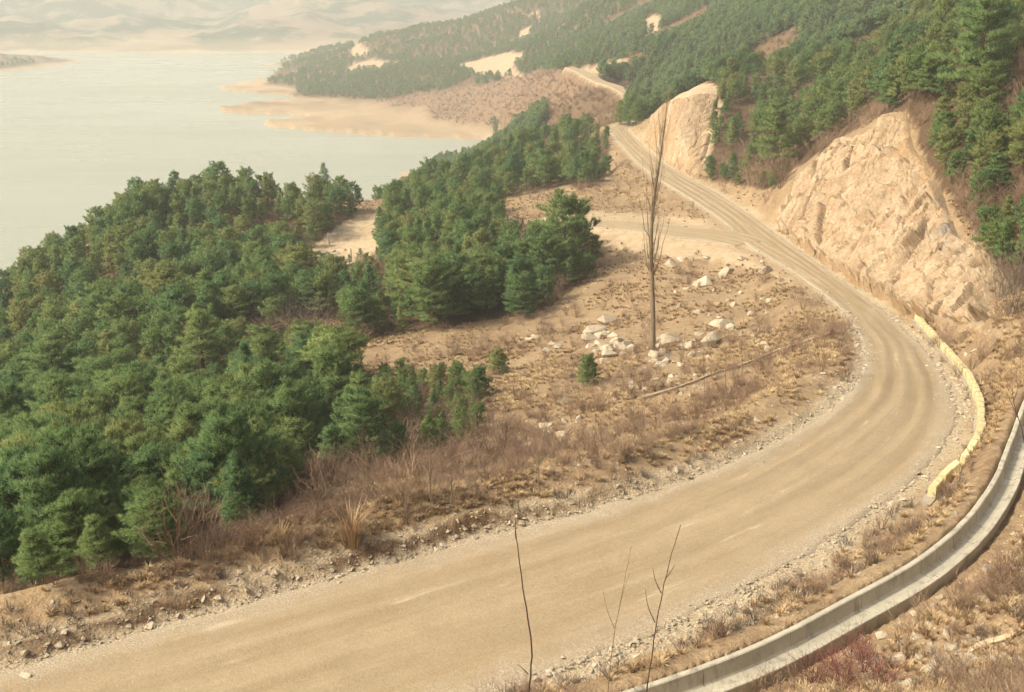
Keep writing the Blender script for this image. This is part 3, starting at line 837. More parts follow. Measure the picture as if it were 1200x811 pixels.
# ================================================================== DRAINAGE CHANNEL AND BARRIER
def sweep(name, P, profile, mat, parent, closed_ends=True):
    """profile points (offset to the left of the run, height) carried along a path"""
    T = np.gradient(P[:, :2], axis=0); T /= np.linalg.norm(T, axis=1)[:, None]
    N = np.stack([-T[:, 1], T[:, 0]], 1)
    pr = np.array(profile)
    V = np.concatenate([np.stack([P[:, 0] + N[:, 0] * o, P[:, 1] + N[:, 1] * o, P[:, 2] + hgt], 1)[:, None] for o, hgt in pr], 1)
    ns, m = V.shape[:2]
    bm = bmesh.new()
    vv = [[bm.verts.new(V[i, j]) for j in range(m)] for i in range(ns)]
    for i in range(ns - 1):
        for j in range(m):
            j2 = (j + 1) % m
            bm.faces.new((vv[i][j], vv[i][j2], vv[i + 1][j2], vv[i + 1][j]))
    if closed_ends:
        bm.faces.new(vv[0][::-1]); bm.faces.new(vv[-1])
    bmesh.ops.recalc_face_normals(bm, faces=bm.faces)
    me = bpy.data.meshes.new(name); bm.to_mesh(me); bm.free()
    me.materials.append(mat)
    return obj(name, me, parent)

chan = empty('drainage_channel', tuple(CHAN[0]))
tag(chan, 'curved concrete drainage channel on the bank above the road', 'drain')
cl = np.r_[0, np.cumsum(np.linalg.norm(np.diff(CHAN[:, :2], axis=0), axis=1))]
SEG = 3.6
c0 = CHAN[0].copy()
prof = [(0.66, -0.3), (0.66, 0.54), (0.62, 0.58), (0.47, 0.58), (0.43, 0.55), (0.36, 0.05), (0.30, 0.0), (-0.08, 0.0), (-0.16, 0.05), (-0.20, 0.16), (-0.36, 0.16), (-0.38, 0.13), (-0.38, -0.45)]
nseg = int(cl[-1] / SEG)
for i in range(nseg):
    a_, b_ = i * SEG + 0.015, (i + 1) * SEG - 0.015
    q = np.linspace(a_, b_, 9)
    seg = np.stack([np.interp(q, cl, CHAN[:, k]) for k in range(3)], 1)
    seg[:, 2] += random.uniform(-0.02, 0.02)
    o_ = random.uniform(-0.012, 0.012)
    sweep('channel_segment', seg - c0, [(a * 0.9 + 0.04 + o_, b * 0.92) for a, b in prof], MAT['concrete'], chan)

BAR_PX = [(1073, 373), (1090, 392), (1110, 415), (1134, 445), (1149, 478), (1150, 505), (1137, 535), (1112, 560), (1084, 590)]
BAR = np.array([hit(px, py + 3) for px, py in BAR_PX])
BAR = smooth_path(dense(BAR, 0.25), 30)
BAR[:, 2] = ground(BAR[:, 0], BAR[:, 1])
BAR[:, 2] = np.maximum(smooth_path(BAR[:, 2:3], 60)[:, 0], BAR[:, 2])
BAR[:, 2] = smooth_path(BAR[:, 2:3], 20)[:, 0] + 0.04
bar = empty('roadside_barrier', tuple(BAR[0]))
tag(bar, 'low barrier of yellow painted concrete blocks round the outside of the bend', 'barrier')
b0 = BAR[0].copy()
sweep('plinth', BAR - b0, [(0.24, -0.5), (0.24, 0.08), (0.22, 0.10), (-0.26, 0.10), (-0.30, 0.06), (-0.30, -0.5)], MAT['plinth'], bar)
bl = np.r_[0, np.cumsum(np.linalg.norm(np.diff(BAR[:, :2], axis=0), axis=1))]
BL = 1.35
for i in range(int(bl[-1] / BL)):
    q = np.linspace(i * BL + 0.11, (i + 1) * BL - 0.11, 4)
    seg = np.stack([np.interp(q, bl, BAR[:, k]) for k in range(3)], 1)
    seg[:, 2] += 0.10 + random.uniform(-0.015, 0.015)
    j_ = random.uniform(-0.03, 0.03)
    sweep('barrier_block', seg - b0, [(0.19 + j_, 0.0), (0.18 + j_, 0.48), (0.14 + j_, 0.54), (-0.14 + j_, 0.54), (-0.18 + j_, 0.48), (-0.19 + j_, 0.0)], MAT['yellow'], bar)

# ================================================================== PLANT SHAPES
class Tris:
    def __init__(self):
        self.v = []; self.tint = []; self.nrm = []
    def add(self, A, B, Cc, tint):
        self.v.append(np.stack([A, B, Cc], 1).reshape(-1, 3))
        self.nrm.append(None)
        self.tint.append(np.repeat(tint, 3))
    def tufts(self, c, ax, nb, length, width, spread, tint, r, out=None):
        """star-shaped needle tufts at points c pointing along ax"""
        m = len(c)
        c = np.repeat(c, nb, 0); ax = np.repeat(ax, nb, 0); tint = np.repeat(tint, nb)
        d = ax + r.normal(0, spread, c.shape)
        d /= np.linalg.norm(d, axis=1, keepdims=True)
        s = np.cross(d, r.normal(0, 1, c.shape)); s /= np.linalg.norm(s, axis=1, keepdims=True)
        L = length * r.uniform(0.7, 1.25, (len(c), 1))
        if out is not None:
            # rounded shading: each blade leans on the normal of its clump
            nn = np.repeat(out, nb, 0) * 0.8 + d * 0.5 + np.array([0, 0, 0.45]) + r.normal(0, 0.30, c.shape)
            nn /= np.linalg.norm(nn, axis=1, keepdims=True)
            flip = (np.cross(s, d) * nn).sum(1) < 0
            s = np.where(flip[:, None], -s, s)
        self.add(c - s * width * 0.5 - d * 0.1 * L, c + s * width * 0.5 - d * 0.1 * L, c + d * L, np.clip(tint + r.uniform(-0.15, 0.15, len(c)), 0, 1))
        if out is not None:
            self.nrm[-1] = np.repeat(nn, 3, 0)
    def stick(self, a, b, ra, rb, tint=0.0):
        a = np.asarray(a, float); b = np.asarray(b, float)
        d = b - a; d = d / (np.linalg.norm(d) + 1e-9)
        h = np.array([1.0, 0, 0]) if abs(d[0]) < 0.8 else np.array([0, 1.0, 0])
        u = np.cross(d, h); u /= np.linalg.norm(u); w = np.cross(d, u)
        ang = np.array([0, 2.094, 4.189])
        ring = np.cos(ang)[:, None] * u + np.sin(ang)[:, None] * w
        A = a + ring * ra; B = b + ring * rb
        A2 = np.roll(A, -1, 0); B2 = np.roll(B, -1, 0)
        self.add(A, A2, B, np.full(3, tint)); self.add(A2, B2, B, np.full(3, tint))
    def mesh(self, name, mat):
        V = np.concatenate(self.v)
        me = mesh_np(name, V, np.arange(len(V)).reshape(-1, 3), [mat])
        fattr(me, 'tint', np.concatenate(self.tint))
        if all(n_ is not None for n_ in self.nrm):
            me.polygons.foreach_set('use_smooth', np.ones(len(me.polygons), bool))
            me.normals_split_custom_set_from_vertices(np.concatenate(self.nrm).tolist())
        return me

def tube_mesh(name, pts, radii, mat, sides=7):
    pts = np.asarray(pts, float)
    T = np.gradient(pts, axis=0); T /= np.linalg.norm(T, axis=1)[:, None]
    V = []
    for p, t, rad in zip(pts, T, radii):
        h = np.array([1.0, 0, 0]) if abs(t[0]) < 0.8 else np.array([0, 1.0, 0])
        u = np.cross(t, h); u /= np.linalg.norm(u); w = np.cross(t, u)
        an = np.arange(sides) * 2 * math.pi / sides
        V.append(p + (np.cos(an)[:, None] * u + np.sin(an)[:, None] * w) * rad)
    V = np.concatenate(V)
    k = np.arange(len(pts) * sides).reshape(len(pts), sides)
    k2 = np.roll(k, -1, 1)
    q = np.stack([k[:-1], k2[:-1], k2[1:], k[1:]], -1).reshape(-1, 4)
    return mesh_np(name, V, q, [mat], True)

def join_meshes(name, mes, mat):
    V = []; F = []; off = 0
    for me in mes:
        me.calc_loop_triangles()
        v = np.zeros(len(me.vertices) * 3, np.float32); me.vertices.foreach_get('co', v)
        f = np.zeros(len(me.loop_triangles) * 3, np.int32); me.loop_triangles.foreach_get('vertices', f)
        V.append(v.reshape(-1, 3)); F.append(f.reshape(-1, 3) + off); off += len(me.vertices)
        bpy.data.meshes.remove(me)
    return mesh_np(name, np.concatenate(V), np.concatenate(F), [mat], True)

def pine(seed, H, shape, detail, mat, lean=(0, 0), crown_base=None, needles=MAT['needle']):
    """one pine: (trunk mesh, crown mesh). detail 2 = near, 1 = middle, 0 = far"""
    r = np.random.default_rng(seed)
    nt_ = 9
    tz = np.linspace(-0.35, H * 0.97, nt_)
    bx = lean[0] * (tz / H) ** 1.4 + np.cumsum(r.normal(0, 0.05, nt_)); by = lean[1] * (tz / H) ** 1.4 + np.cumsum(r.normal(0, 0.05, nt_))
    bx -= bx[1]; by -= by[1]
    rad = 0.022 * H * (1 - np.linspace(0, 1, nt_)) ** 0.8 + 0.012
    trunk = [tube_mesh('t', np.stack([bx, by, tz], 1), rad, mat, 6 if detail else 4)]
    cb = crown_base if crown_base is not None else {'cone': 0.10, 'round': 0.22, 'tier': 0.28, 'umbrella': 0.55}[shape]
    nbr = {2: 58, 1: 40, 0: 20}[detail]
    if shape == 'tier': nbr = int(nbr * 0.85)
    tr = Tris()
    cs = []; axs = []; ti = []; outs = []
    for i in range(nbr):
        f = (i + r.uniform(0, 0.9)) / nbr
        if shape == 'tier':
            f = (np.floor(f * 8) + r.uniform(0.0, 0.30)) / 8
        h = H * (cb + (1 - cb) * f * 0.97)
        az = i * 2.399 + r.uniform(-0.5, 0.5)
        if shape == 'cone': L = H * 0.30 * (1.02 - f) ** 0.75
        elif shape == 'round': L = H * 0.38 * math.sqrt(max(0.10, 1 - (f * 1.12 - 0.32) ** 2 * 1.25))
        elif shape == 'tier': L = H * 0.33 * (1.05 - f) ** 0.7 * (1.0 if r.uniform() > 0.2 else 0.6)
        else: L = H * 0.55 * math.sqrt(max(0.1, 1 - (f - 0.1) ** 2))
        L *= r.uniform(0.55, 1.25)
        up = {'cone': 0.25 + 0.7 * f, 'round': 0.15 + 0.8 * f, 'tier': 0.05 + 0.5 * f, 'umbrella': 0.25 + 0.3 * f}[shape] + r.uniform(-0.12, 0.12)
        d = np.array([math.cos(az) * math.cos(up), math.sin(az) * math.cos(up), math.sin(up)])
        o = np.array([np.interp(h, tz, bx), np.interp(h, tz, by), h])
        end = o + d * L + np.array([0, 0, 0.06 * L])
        if detail:
            trunk.append(tube_mesh('b', np.stack([o, o + d * L * 0.5, end]), [0.006 * H * (1 - f) + 0.012, 0.018, 0.006], mat, 3))
        m = max(3, int((5 + L * 9) * {2: 1.0, 1: 0.7, 0: 0.42}[detail]))
        q = r.uniform(0.30, 1.0, m) ** 0.75
        sidev = np.array([-math.sin(az), math.cos(az), 0.0])
        wd = 0.36 * L * np.sin(np.clip(q, 0, 1) * 2.6) * r.uniform(-1, 1, m)
        c = o + np.outer(q, end - o) + np.outer(wd, sidev) + r.normal(0, 0.07, (m, 3)) * np.array([1, 1, 0.7]) * (H / 7)
        a = np.outer(np.ones(m), d * 0.6 + np.array([0, 0, 0.75])) + np.outer(np.sign(wd) * 0.35, sidev)
        mid_ = o + (end - o) * 0.6
        oo = (c - mid_) / (0.35 * L + 0.1) + np.outer(np.ones(m), d * 0.55 + np.array([0, 0, 0.55]))
        outs.append(oo / (np.linalg.norm(oo, axis=1, keepdims=True) + 1e-6))
        cs.append(c); axs.append(a); ti.append(np.clip(r.normal(0.35, 0.22, m) + r.normal(0, 0.12), 0, 1))
    # leader
    m = 8
    c = np.stack([np.full(m, bx[-1]), np.full(m, by[-1]), np.linspace(H * 0.86, H, m)], 1) + r.normal(0, 0.05, (m, 3))
    cs.append(c); axs.append(np.tile([0, 0, 1.0], (m, 1))); ti.append(np.full(m, 0.5)); outs.append(np.tile([0, 0, 1.0], (m, 1)))
    nb, ln, wd_ = {2: (13, 0.42, 0.062), 1: (9, 0.50, 0.10), 0: (6, 0.75, 0.24)}[detail]
    s = H / 7
    tr.tufts(np.concatenate(cs), np.concatenate(axs), nb, ln * s ** 0.5, wd_ * s ** 0.5, 0.55, np.concatenate(ti), r, np.concatenate(outs))
    return join_meshes('pine_trunk', trunk, mat), tr.mesh('pine_crown', needles)

def shrub(seed, H, stems, mat, fine=3, spread=0.5, thick=0.02):
    r = np.random.default_rng(seed)
    t = Tris()
    def grow(p, d, L, rad, lev):
        q = p
        for k in range(2):
            d = d + r.normal(0, 0.16, 3); d[2] += 0.05; d /= np.linalg.norm(d)
            e = q + d * L * 0.5
            t.stick(q, e, rad * (1 - 0.3 * k), rad * (0.7 - 0.3 * k), float(np.clip(r.normal(0.25, 0.2), 0, 1)))
            q = e
            if lev < fine:
                for _ in range(2 if lev < 2 else 1):
                    d2 = d + r.normal(0, 0.45, 3); d2[2] = abs(d2[2]) * 0.8 + 0.15; d2 /= np.linalg.norm(d2)
                    grow(q, d2, L * r.uniform(0.45, 0.72), rad * 0.62, lev + 1)
    for i in range(stems):
        a = r.uniform(0, 6.28); sp = r.uniform(0.1, spread)
        d = np.array([math.cos(a) * sp, math.sin(a) * sp, 1.0]); d /= np.linalg.norm(d)
        grow(np.array([math.cos(a) * 0.06 * H * r.uniform(0, 1), math.sin(a) * 0.06 * H, -0.1]), d, H * r.uniform(0.42, 0.62), thick * H * 0.5, 1)
    return t.mesh('shrub_twigs', mat)

def grass_tuft(seed, H, nblade, mat, spread=0.45, w=0.03):
    r = np.random.default_rng(seed)
    t = Tris()
    a = r.uniform(0, 6.28, nblade); sp = r.uniform(0.05, spread, nblade)
    L = H * r.uniform(0.5, 1.1, nblade)
    p0 = np.stack([np.cos(a), np.sin(a), np.zeros(nblade)], 1) * (r.uniform(0, 0.3, nblade) * H * 0.6)[:, None]; p0[:, 2] = -0.04
    mid = p0 + np.stack([np.cos(a) * sp * 0.5, np.sin(a) * sp * 0.5, np.ones(nblade) * 0.62], 1) * L[:, None]
    tip = mid + np.stack([np.cos(a) * sp * 0.9, np.sin(a) * sp * 0.9, np.ones(nblade) * 0.30], 1) * L[:, None]
    s = np.stack([-np.sin(a), np.cos(a), np.zeros(nblade)], 1) * w
    tn = np.clip(r.normal(0.3, 0.25, nblade), 0, 1)
    t.add(p0 - s, p0 + s, mid, tn); t.add(p0 + s * 0.4, mid + s * 0.8, mid - s * 0.8, tn); t.add(mid - s * 0.7, mid + s * 0.7, tip, tn)
    return t.mesh('grass_blades', mat)

def rock_mesh(seed, mat, flat=0.65, npts=13):
    r = np.random.default_rng(seed)
    bm = bmesh.new()
    p = r.normal(0, 1, (npts, 3)); p /= np.linalg.norm(p, axis=1, keepdims=True)
    p = np.sign(p) * np.abs(p) ** 0.75 * np.array([0.62, 0.5, 0.5 * flat]) * r.uniform(0.8, 1.1, (npts, 1))
    for c in p: bm.verts.new(c)
    res = bmesh.ops.convex_hull(bm, input=bm.verts)
    bmesh.ops.delete(bm, geom=[v for v in bm.verts if not v.link_faces], context='VERTS')
    bmesh.ops.bevel(bm, geom=list(bm.edges), offset=0.018, segments=1, affect='EDGES')
    me = bpy.data.meshes.new('rock'); bm.to_mesh(me); bm.free()
    me.materials.append(mat)
    return me

def scatter(name, meshes, pts, rotz, scl, idx, label, cat, tilt=None):
    """one object of uncountable small growth: real instances of the given shapes at the given ground points"""
    src = bpy.data.collections.new(name + '_shapes')
    for i, me in enumerate(meshes):
        src.objects.link(bpy.data.objects.new('%s_shape_%02d' % (name, i), me))
    me = bpy.data.meshes.new(name)
    me.vertices.add(len(pts)); me.vertices.foreach_set('co', np.asarray(pts, np.float32).ravel())
    rot = np.zeros((len(pts), 3), np.float32); rot[:, 2] = rotz
    if tilt is not None: rot[:, :2] = tilt
    a = me.attributes.new('rot', 'FLOAT_VECTOR', 'POINT'); a.data.foreach_set('vector', rot.ravel())
    a = me.attributes.new('scl', 'FLOAT', 'POINT'); a.data.foreach_set('value', np.asarray(scl, np.float32))
    a = me.attributes.new('idx', 'INT', 'POINT'); a.data.foreach_set('value', np.asarray(idx, np.int32))
    o = obj(name, me)
    ng = bpy.data.node_groups.new(name + '_scatter', 'GeometryNodeTree')
    ng.interface.new_socket('Geometry', in_out='INPUT', socket_type='NodeSocketGeometry')
    ng.interface.new_socket('Geometry', in_out='OUTPUT', socket_type='NodeSocketGeometry')
    gi = ng.nodes.new('NodeGroupInput'); go = ng.nodes.new('NodeGroupOutput')
    ci = ng.nodes.new('GeometryNodeCollectionInfo')
    ci.inputs['Collection'].default_value = src
    ci.inputs['Separate Children'].default_value = True
    ci.inputs['Reset Children'].default_value = True
    ip = ng.nodes.new('GeometryNodeInstanceOnPoints')
    ip.inputs['Pick Instance'].default_value = True
    def named(nm, ty):
        nd = ng.nodes.new('GeometryNodeInputNamedAttribute'); nd.data_type = ty
        nd.inputs[0].default_value = nm
        return nd.outputs[0]
    L = ng.links.new
    L(gi.outputs[0], ip.inputs['Points']); L(ci.outputs[0], ip.inputs['Instance'])
    L(named('idx', 'INT'), ip.inputs['Instance Index'])
    L(named('rot', 'FLOAT_VECTOR'), ip.inputs['Rotation']); L(named('scl', 'FLOAT'), ip.inputs['Scale'])
    L(ip.outputs[0], go.inputs[0])
    md = o.modifiers.new('scatter', 'NODES'); md.node_group = ng
    return tag(o, label, cat, kind='stuff')

def log_points(n, r0, r1, th0=-31, th1=38):
    r = r0 * (r1 / r0) ** rng.uniform(0, 1, n)
    t = np.deg2rad(rng.uniform(th0, th1, n))
    return r * np.sin(t), r * np.cos(t)

def thin(x, y, dist):
    """drop points that stand closer than dist to an earlier one"""
    cell = {}; keep = []
    for i in range(len(x)):
        d = dist[i] if hasattr(dist, '__len__') else dist
        gx_, gy_ = int(x[i] // 4), int(y[i] // 4)
        ok = True
        for a in (-1, 0, 1):
            for b in (-1, 0, 1):
                for j in cell.get((gx_ + a, gy_ + b), ()):
                    if (x[i] - x[j]) ** 2 + (y[i] - y[j]) ** 2 < d * d:
                        ok = False; break
                if not ok: break
            if not ok: break
        if ok:
            keep.append(i); cell.setdefault((gx_, gy_), []).append(i)
    return np.array(keep, int)

def thing_tree(name, parts, loc, rotz, s, label, cat, group=None, tilt=(0, 0)):
    root = empty(name, tuple(loc), (tilt[0], tilt[1], rotz), s)
    tag(root, label, cat, group)
    root.scale = (s * random.uniform(0.9, 1.3), s * random.uniform(0.9, 1.3), s * random.uniform(0.88, 1.08))
    for pn, me in parts:
        obj(pn, me, root)
    return root

# ================================================================== PINES
near_kinds = []
for i, sh in enumerate(['round', 'round', 'cone', 'round', 'tier', 'round', 'round', 'tier']):
    near_kinds.append(pine(200 + i, 7.0, sh, 2, MAT['bark']))
mid_kinds = []
for i, sh in enumerate(['round', 'cone', 'round', 'round', 'tier', 'round']):
    mid_kinds.append(pine(300 + i, 7.0, sh, 1, MAT['bark']))
far_kinds = []
for i, sh in enumerate(['round', 'cone', 'round', 'round']):
    far_kinds.append(pine(400 + i, 6.0, sh, 0, MAT['bark'], needles=MAT['farneedle']))

def merged_tree(tr_cr, name):
    """trunk and crown in one mesh with two materials, for the mass of trees"""
    tr_, cr = tr_cr
    V = []; F = []; N = []; off = 0; mi = []
    for k_, me in enumerate((cr, tr_)):
        me.calc_loop_triangles()
        v_ = np.zeros(len(me.vertices) * 3, np.float32); me.vertices.foreach_get('co', v_)
        f_ = np.zeros(len(me.loop_triangles) * 3, np.int32); me.loop_triangles.foreach_get('vertices', f_)
        n_ = np.zeros(len(me.loops) * 3, np.float32); me.corner_normals.foreach_get('vector', n_)
        lv = np.zeros(len(me.loops), np.int32); me.loops.foreach_get('vertex_index', lv)
        vn = np.zeros((len(me.vertices), 3), np.float32); vn[lv] = n_.reshape(-1, 3)
        V.append(v_.reshape(-1, 3)); F.append(f_.reshape(-1, 3) + off); N.append(vn); off += len(me.vertices)
        mi.append(np.full(len(F[-1]), k_, np.int32))
    out = mesh_np(name, np.concatenate(V), np.concatenate(F), [cr.materials[0], tr_.materials[0]], True)
    out.polygons.foreach_set('material_index', np.concatenate(mi))
    ti = np.zeros(len(cr.vertices), np.float32); cr.attributes['tint'].data.foreach_get('value', ti)
    fattr(out, 'tint', np.r_[ti, np.zeros(len(tr_.vertices))])
    out.normals_split_custom_set_from_vertices(np.concatenate(N).tolist())
    return out

# hand-placed pines that stand out in the photograph: pixel of the foot, pixel height, kind
def stand(px, py, hpx, y=None):
    p = hit(px, py) if y is None else np.array([*at_y(px, py, y)[:2], 0])
    p[2] = ground(p[0], p[1])
    dist = np.linalg.norm(p - np.array([0, 0, CAM_H]))
    H = hpx * dist / FPX / 0.93
    return p, H
tiered = pine(501, 8.0, 'tier', 2, MAT['bark'], crown_base=0.22)
umbr = pine(502, 6.0, 'umbrella', 2, MAT['bark'], lean=(1.6, 0.2), needles=MAT['brightneedle'])
roundp = pine(503, 7.0, 'round', 2, MAT['bark'], crown_base=0.06)
dwarf = pine(504, 3.0, 'round', 2, MAT['bark'], crown_base=0.02)
tallt = pine(505, 9.0, 'tier', 2, MAT['bark'], crown_base=0.25)
slim = pine(506, 6.0, 'cone', 1, MAT['bark'], crown_base=0.02)
placed = []
def special(kind, H0, px, py, hpx, label, name='pine_tree', rot=0.0, cat='pine'):
    p, H = stand(px, py, hpx)
    thing_tree(name, [('trunk', kind[0]), ('crown', kind[1])], p, rot, H / H0, label, cat)
    placed.append((p[0], p[1], H * 0.30))
special(tiered, 8.0, 240, 452, 92, 'tall tiered pine standing clear in the middle of the left wood', rot=0.4)
special(umbr, 6.0, 385, 462, 62, 'leaning bright green pine with a flat crown at the edge of the wood', rot=0.1)
special(roundp, 7.0, 662, 322, 80, 'broad dark pine at the right end of the clump below the side track', rot=1.0)
special(roundp, 7.0, 610, 372, 48, 'round bushy pine at the lower corner of the clump above the dry grass', rot=2.6)
special(roundp, 7.0, 507, 384, 66, 'yellowish green pine at the front of the clump above the dry grass', rot=4.0)
special(dwarf, 3.0, 560, 468, 34, 'low round pine bush on the dry grass beside the wood', 'pine_bush', 0.3, 'bush')
special(dwarf, 3.0, 585, 438, 28, 'small upright young pine on the dry grass above the round bush', 'young_pine', 1.3)
special(dwarf, 3.0, 690, 452, 34, 'little green pine by the boulders left of the bare poplar', 'young_pine', 2.2)
special(tallt, 9.0, 1140, 128, 128, 'tall tiered pine towering above the rock cutting at upper right', rot=0.9)
special(tallt, 9.0, 1040, 120, 62, 'tiered pine on the crest of the hill above the rock cutting', rot=3.2)
special(slim, 6.0, 381, 232, 36, 'slender dark spire of a conifer on the lakeside ridge', 'conifer', 0.0, 'conifer')
special(tallt, 9.0, 905, 205, 80, 'dark pine at the left foot of the rock cutting', rot=5.0)
for k, (px, py, hp, lab) in enumerate([(836, 152, 16, 'small dark bush on the bare cutting beside the far road'), (846, 116, 14, 'small green bush at the top of the bare cutting'), (838, 128, 8, 'tiny tuft of green between the two bushes on the bare cutting')]):
    special(dwarf, 3.0, px, py, hp, lab, 'bush', k * 1.7, 'bush')
for k, (px, py, hp) in enumerate([(727, 146, 24), (737, 148, 28), (748, 146, 26), (741, 140, 22)]):
    special(roundp, 7.0, px, py, hp, ['leftmost', 'frontmost', 'rightmost', 'rearmost'][k] + ' pine of the small green clump where the far road vanishes', rot=k * 1.1)

xa, ya = log_points(60000, 36, 420, -33, 33)
za = ground(xa, ya)
pxa, pya, pda = project(xa, ya, za)
ja = fbm(xa / 3, ya / 3, 171, 3)
fl = in_poly(pxa + ja * 5, pya + ja * 4, FOREST_LEFT)
fr = in_poly(pxa + ja * 5, pya + ja * 4, FOREST_RIGHT) & (pda < 420)
re = sample(road_e, xa, ya)
gap = fbm(xa / 11, ya / 11, 181, 3)
bares = sample(m_sand, xa, ya) < 0.3
ok = (fl | fr) & (re > 2.0) & (za > 5) & bares & (gap > np.where(fr, -0.08, -0.38))
openings = np.stack([xa, ya, za], 1)[(fl | fr) & (re > 2.0) & (za > 5) & bares & (gap < np.where(fr, -0.06, -0.34))]
xa, ya, za, fr, gap = xa[ok], ya[ok], za[ok], fr[ok], gap[ok]
sp = 1.75 + 0.9 * rng.uniform(0, 1, len(xa)) + 0.5 * (np.hypot(xa, ya) > 150)
for bx_, by_, br_ in placed:
    sp = np.where(np.hypot(xa - bx_, ya - by_) < br_ + 0.9, -1, sp)
ok = sp > 0
xa, ya, za, fr, gap, sp = (a[ok] for a in (xa, ya, za, fr, gap, sp))
k = thin(xa, ya, sp)
xa, ya, za, fr, gap = xa[k], ya[k], za[k], fr[k], gap[k]
hh = np.clip(5.2 + 1.5 * gap + rng.normal(0, 1.0, len(xa)), 2.2, 8.0)
pxc, pyc, _ = project(xa, ya, za)
for poly_, hm in (([(345, 298), (450, 298), (450, 352), (345, 352)], 2.4), ([(400, 430), (565, 440), (580, 490), (540, 530), (400, 500)], 2.8), ([(330, 400), (430, 400), (430, 440), (330, 440)], 2.6),
                  ([(590, 255), (700, 255), (700, 280), (590, 285)], 3.0), ([(205, 450), (275, 450), (280, 500), (200, 500)], 3.2), ([(440, 340), (470, 340), (470, 390), (440, 395)], 3.4), ([(330, 455), (440, 455), (450, 500), (330, 500)], 3.6)):
    hh = np.where(in_poly(pxc, pyc, poly_), np.minimum(hh, hm * rng.uniform(0.75, 1.0, len(hh))), hh)
hh = np.where(fr, hh * 0.95, hh)
# shorter towards the edge of the wood by the road
re = sample(road_e, xa, ya)
hh *= 0.55 + 0.45 * sstep(4, 16, re)
dist = np.sqrt(xa ** 2 + ya ** 2 + (za - CAM_H) ** 2)
pxm, pym, _ = project(xa, ya, za + hh * 0.7)
vis = (pxm > -15) & (pxm < 1215) & (pym > -10) & (pym < 820)
for i in np.nonzero(vis)[0]:          # hidden behind a ridge?
    f = np.linspace(0.15, 0.97, 40)
    if (CAM_H + (za[i] + hh[i] - CAM_H) * f < ground(xa[i] * f, ya[i] * f)).any():
        vis[i] = False
order = np.argsort(np.where(vis, -hh / dist, 1e9))
indiv = order[:285]
SHAPES = {'round': 'round crowned', 'cone': 'pointed', 'tier': 'tiered'}
near_names = ['round', 'round', 'cone', 'round', 'tier', 'round', 'round', 'tier']
mid_names = ['round', 'cone', 'round', 'round', 'tier', 'round']
for i in indiv:
    big = hh[i] / dist[i] > 0.042
    kinds, nms = (near_kinds, near_names) if big else (mid_kinds, mid_names)
    kq = random.randrange(len(kinds))
    tr_, cr_ = kinds[kq]
    s = hh[i] / 7.0
    size = 'tall' if hh[i] > 6.0 else ('small' if hh[i] < 4.0 else 'middling')
    ux, uy = pxm[i], pym[i]
    if fr[i]:
        where = 'on the right hillside ' + ('above the rock cutting' if ux > 1000 else 'between the earth cutting and the rock cutting')
        grp = 'pines of the right hillside'
    elif ux > 430 and uy < 400:
        where = 'in the clump below the side track, ' + ('near the bare patch' if ux < 520 else 'in its middle' if ux < 610 else 'towards the road')
        grp = 'pines of the clump by the side track'
    else:
        across = 'at its left edge' if ux < 90 else 'left of the tall tiered pine' if ux < 200 else 'under the tall tiered pine' if ux < 300 and uy > 430 else 'behind the tall tiered pine' if ux < 300 else 'right of the tall tiered pine' if ux < 420 else 'by the dry grass'
        band = 'on the lakeside ridge' if uy < 290 else 'high in the left wood' if uy < 370 else 'halfway down the left wood' if uy < 450 else 'low in the left wood' if uy < 540 else 'in front of the left wood'
        where = band + ', ' + across
        grp = 'pines of the left wood'
    thing_tree('pine_tree', [('trunk', tr_), ('crown', cr_)], (xa[i], ya[i], za[i]), random.uniform(0, 6.28), s,
               '%s %s pine %s' % (size, SHAPES[nms[kq]], where), 'pine', grp, (random.uniform(-.07, .07), random.uniform(-.07, .07)))
rest = np.setdiff1d(np.arange(len(xa)), indiv)
mk = [merged_tree(t, 'pine') for t in mid_kinds]
scatter('pine_wood', mk, np.stack([xa, ya, za], 1)[rest], rng.uniform(0, 6.28, len(rest)), hh[rest] / 7.0, rng.integers(0, len(mk), len(rest)),
        'dense mass of small pines covering the spur and the right hillside', 'wood', rng.normal(0, 0.05, (len(rest), 2)))

th_ = [shrub(640 + i, 3.0, 12, MAT['twig'], 3, 0.6, 0.016) for i in range(3)]
openings = openings[thin(openings[:, 0], openings[:, 1], 1.5)]
scatter('bare_thicket', th_, openings, rng.uniform(0, 6.28, len(openings)), rng.uniform(0.6, 1.2, len(openings)), rng.integers(0, 3, len(openings)),
        'leafless brown thicket filling the gaps between the pines', 'thicket')

# far wooded hills
xf, yf = log_points(120000, 300, 1650, -34, 34)
zf = ground(xf, yf)
pxf, pyf, pdf = project(xf, yf, zf)
blocked = (sample(m_sand, xf, yf) > 0.25) | (zf < 3.2) | (sample(road_e, xf, yf) < 4) | in_poly(pxf, pyf, FOREST_LEFT) & (pdf < 420) | in_poly(pxf, pyf, FOREST_RIGHT) & (pdf < 420)
scr = sample(m_scrub, xf, yf) > 0.4
gapf = fbm(xf / 45, yf / 45, 191, 4)
brown = scr | (gapf > np.where(pxf < 700, 0.34, 0.08)) | ((pdf < 480) & (pxf > 640) & (pxf < 735) & (pyf > 95))
keepf = ~blocked & ~brown & (gapf < np.where(pxf < 700, 0.36, 0.10))
pf = np.stack([xf, yf, zf], 1)[keepf]
fk = [merged_tree(t, 'pine') for t in far_kinds]
scatter('far_pine_wood', fk, pf, rng.uniform(0, 6.28, len(pf)), rng.uniform(0.5, 1.05, len(pf)), rng.integers(0, len(fk), len(pf)),
        'distant pine woods covering the hills beyond the road', 'wood')
twig_far = [shrub(600 + i, 3.0, 14, MAT['twig'], 2, 0.9, 0.022) for i in range(3)]
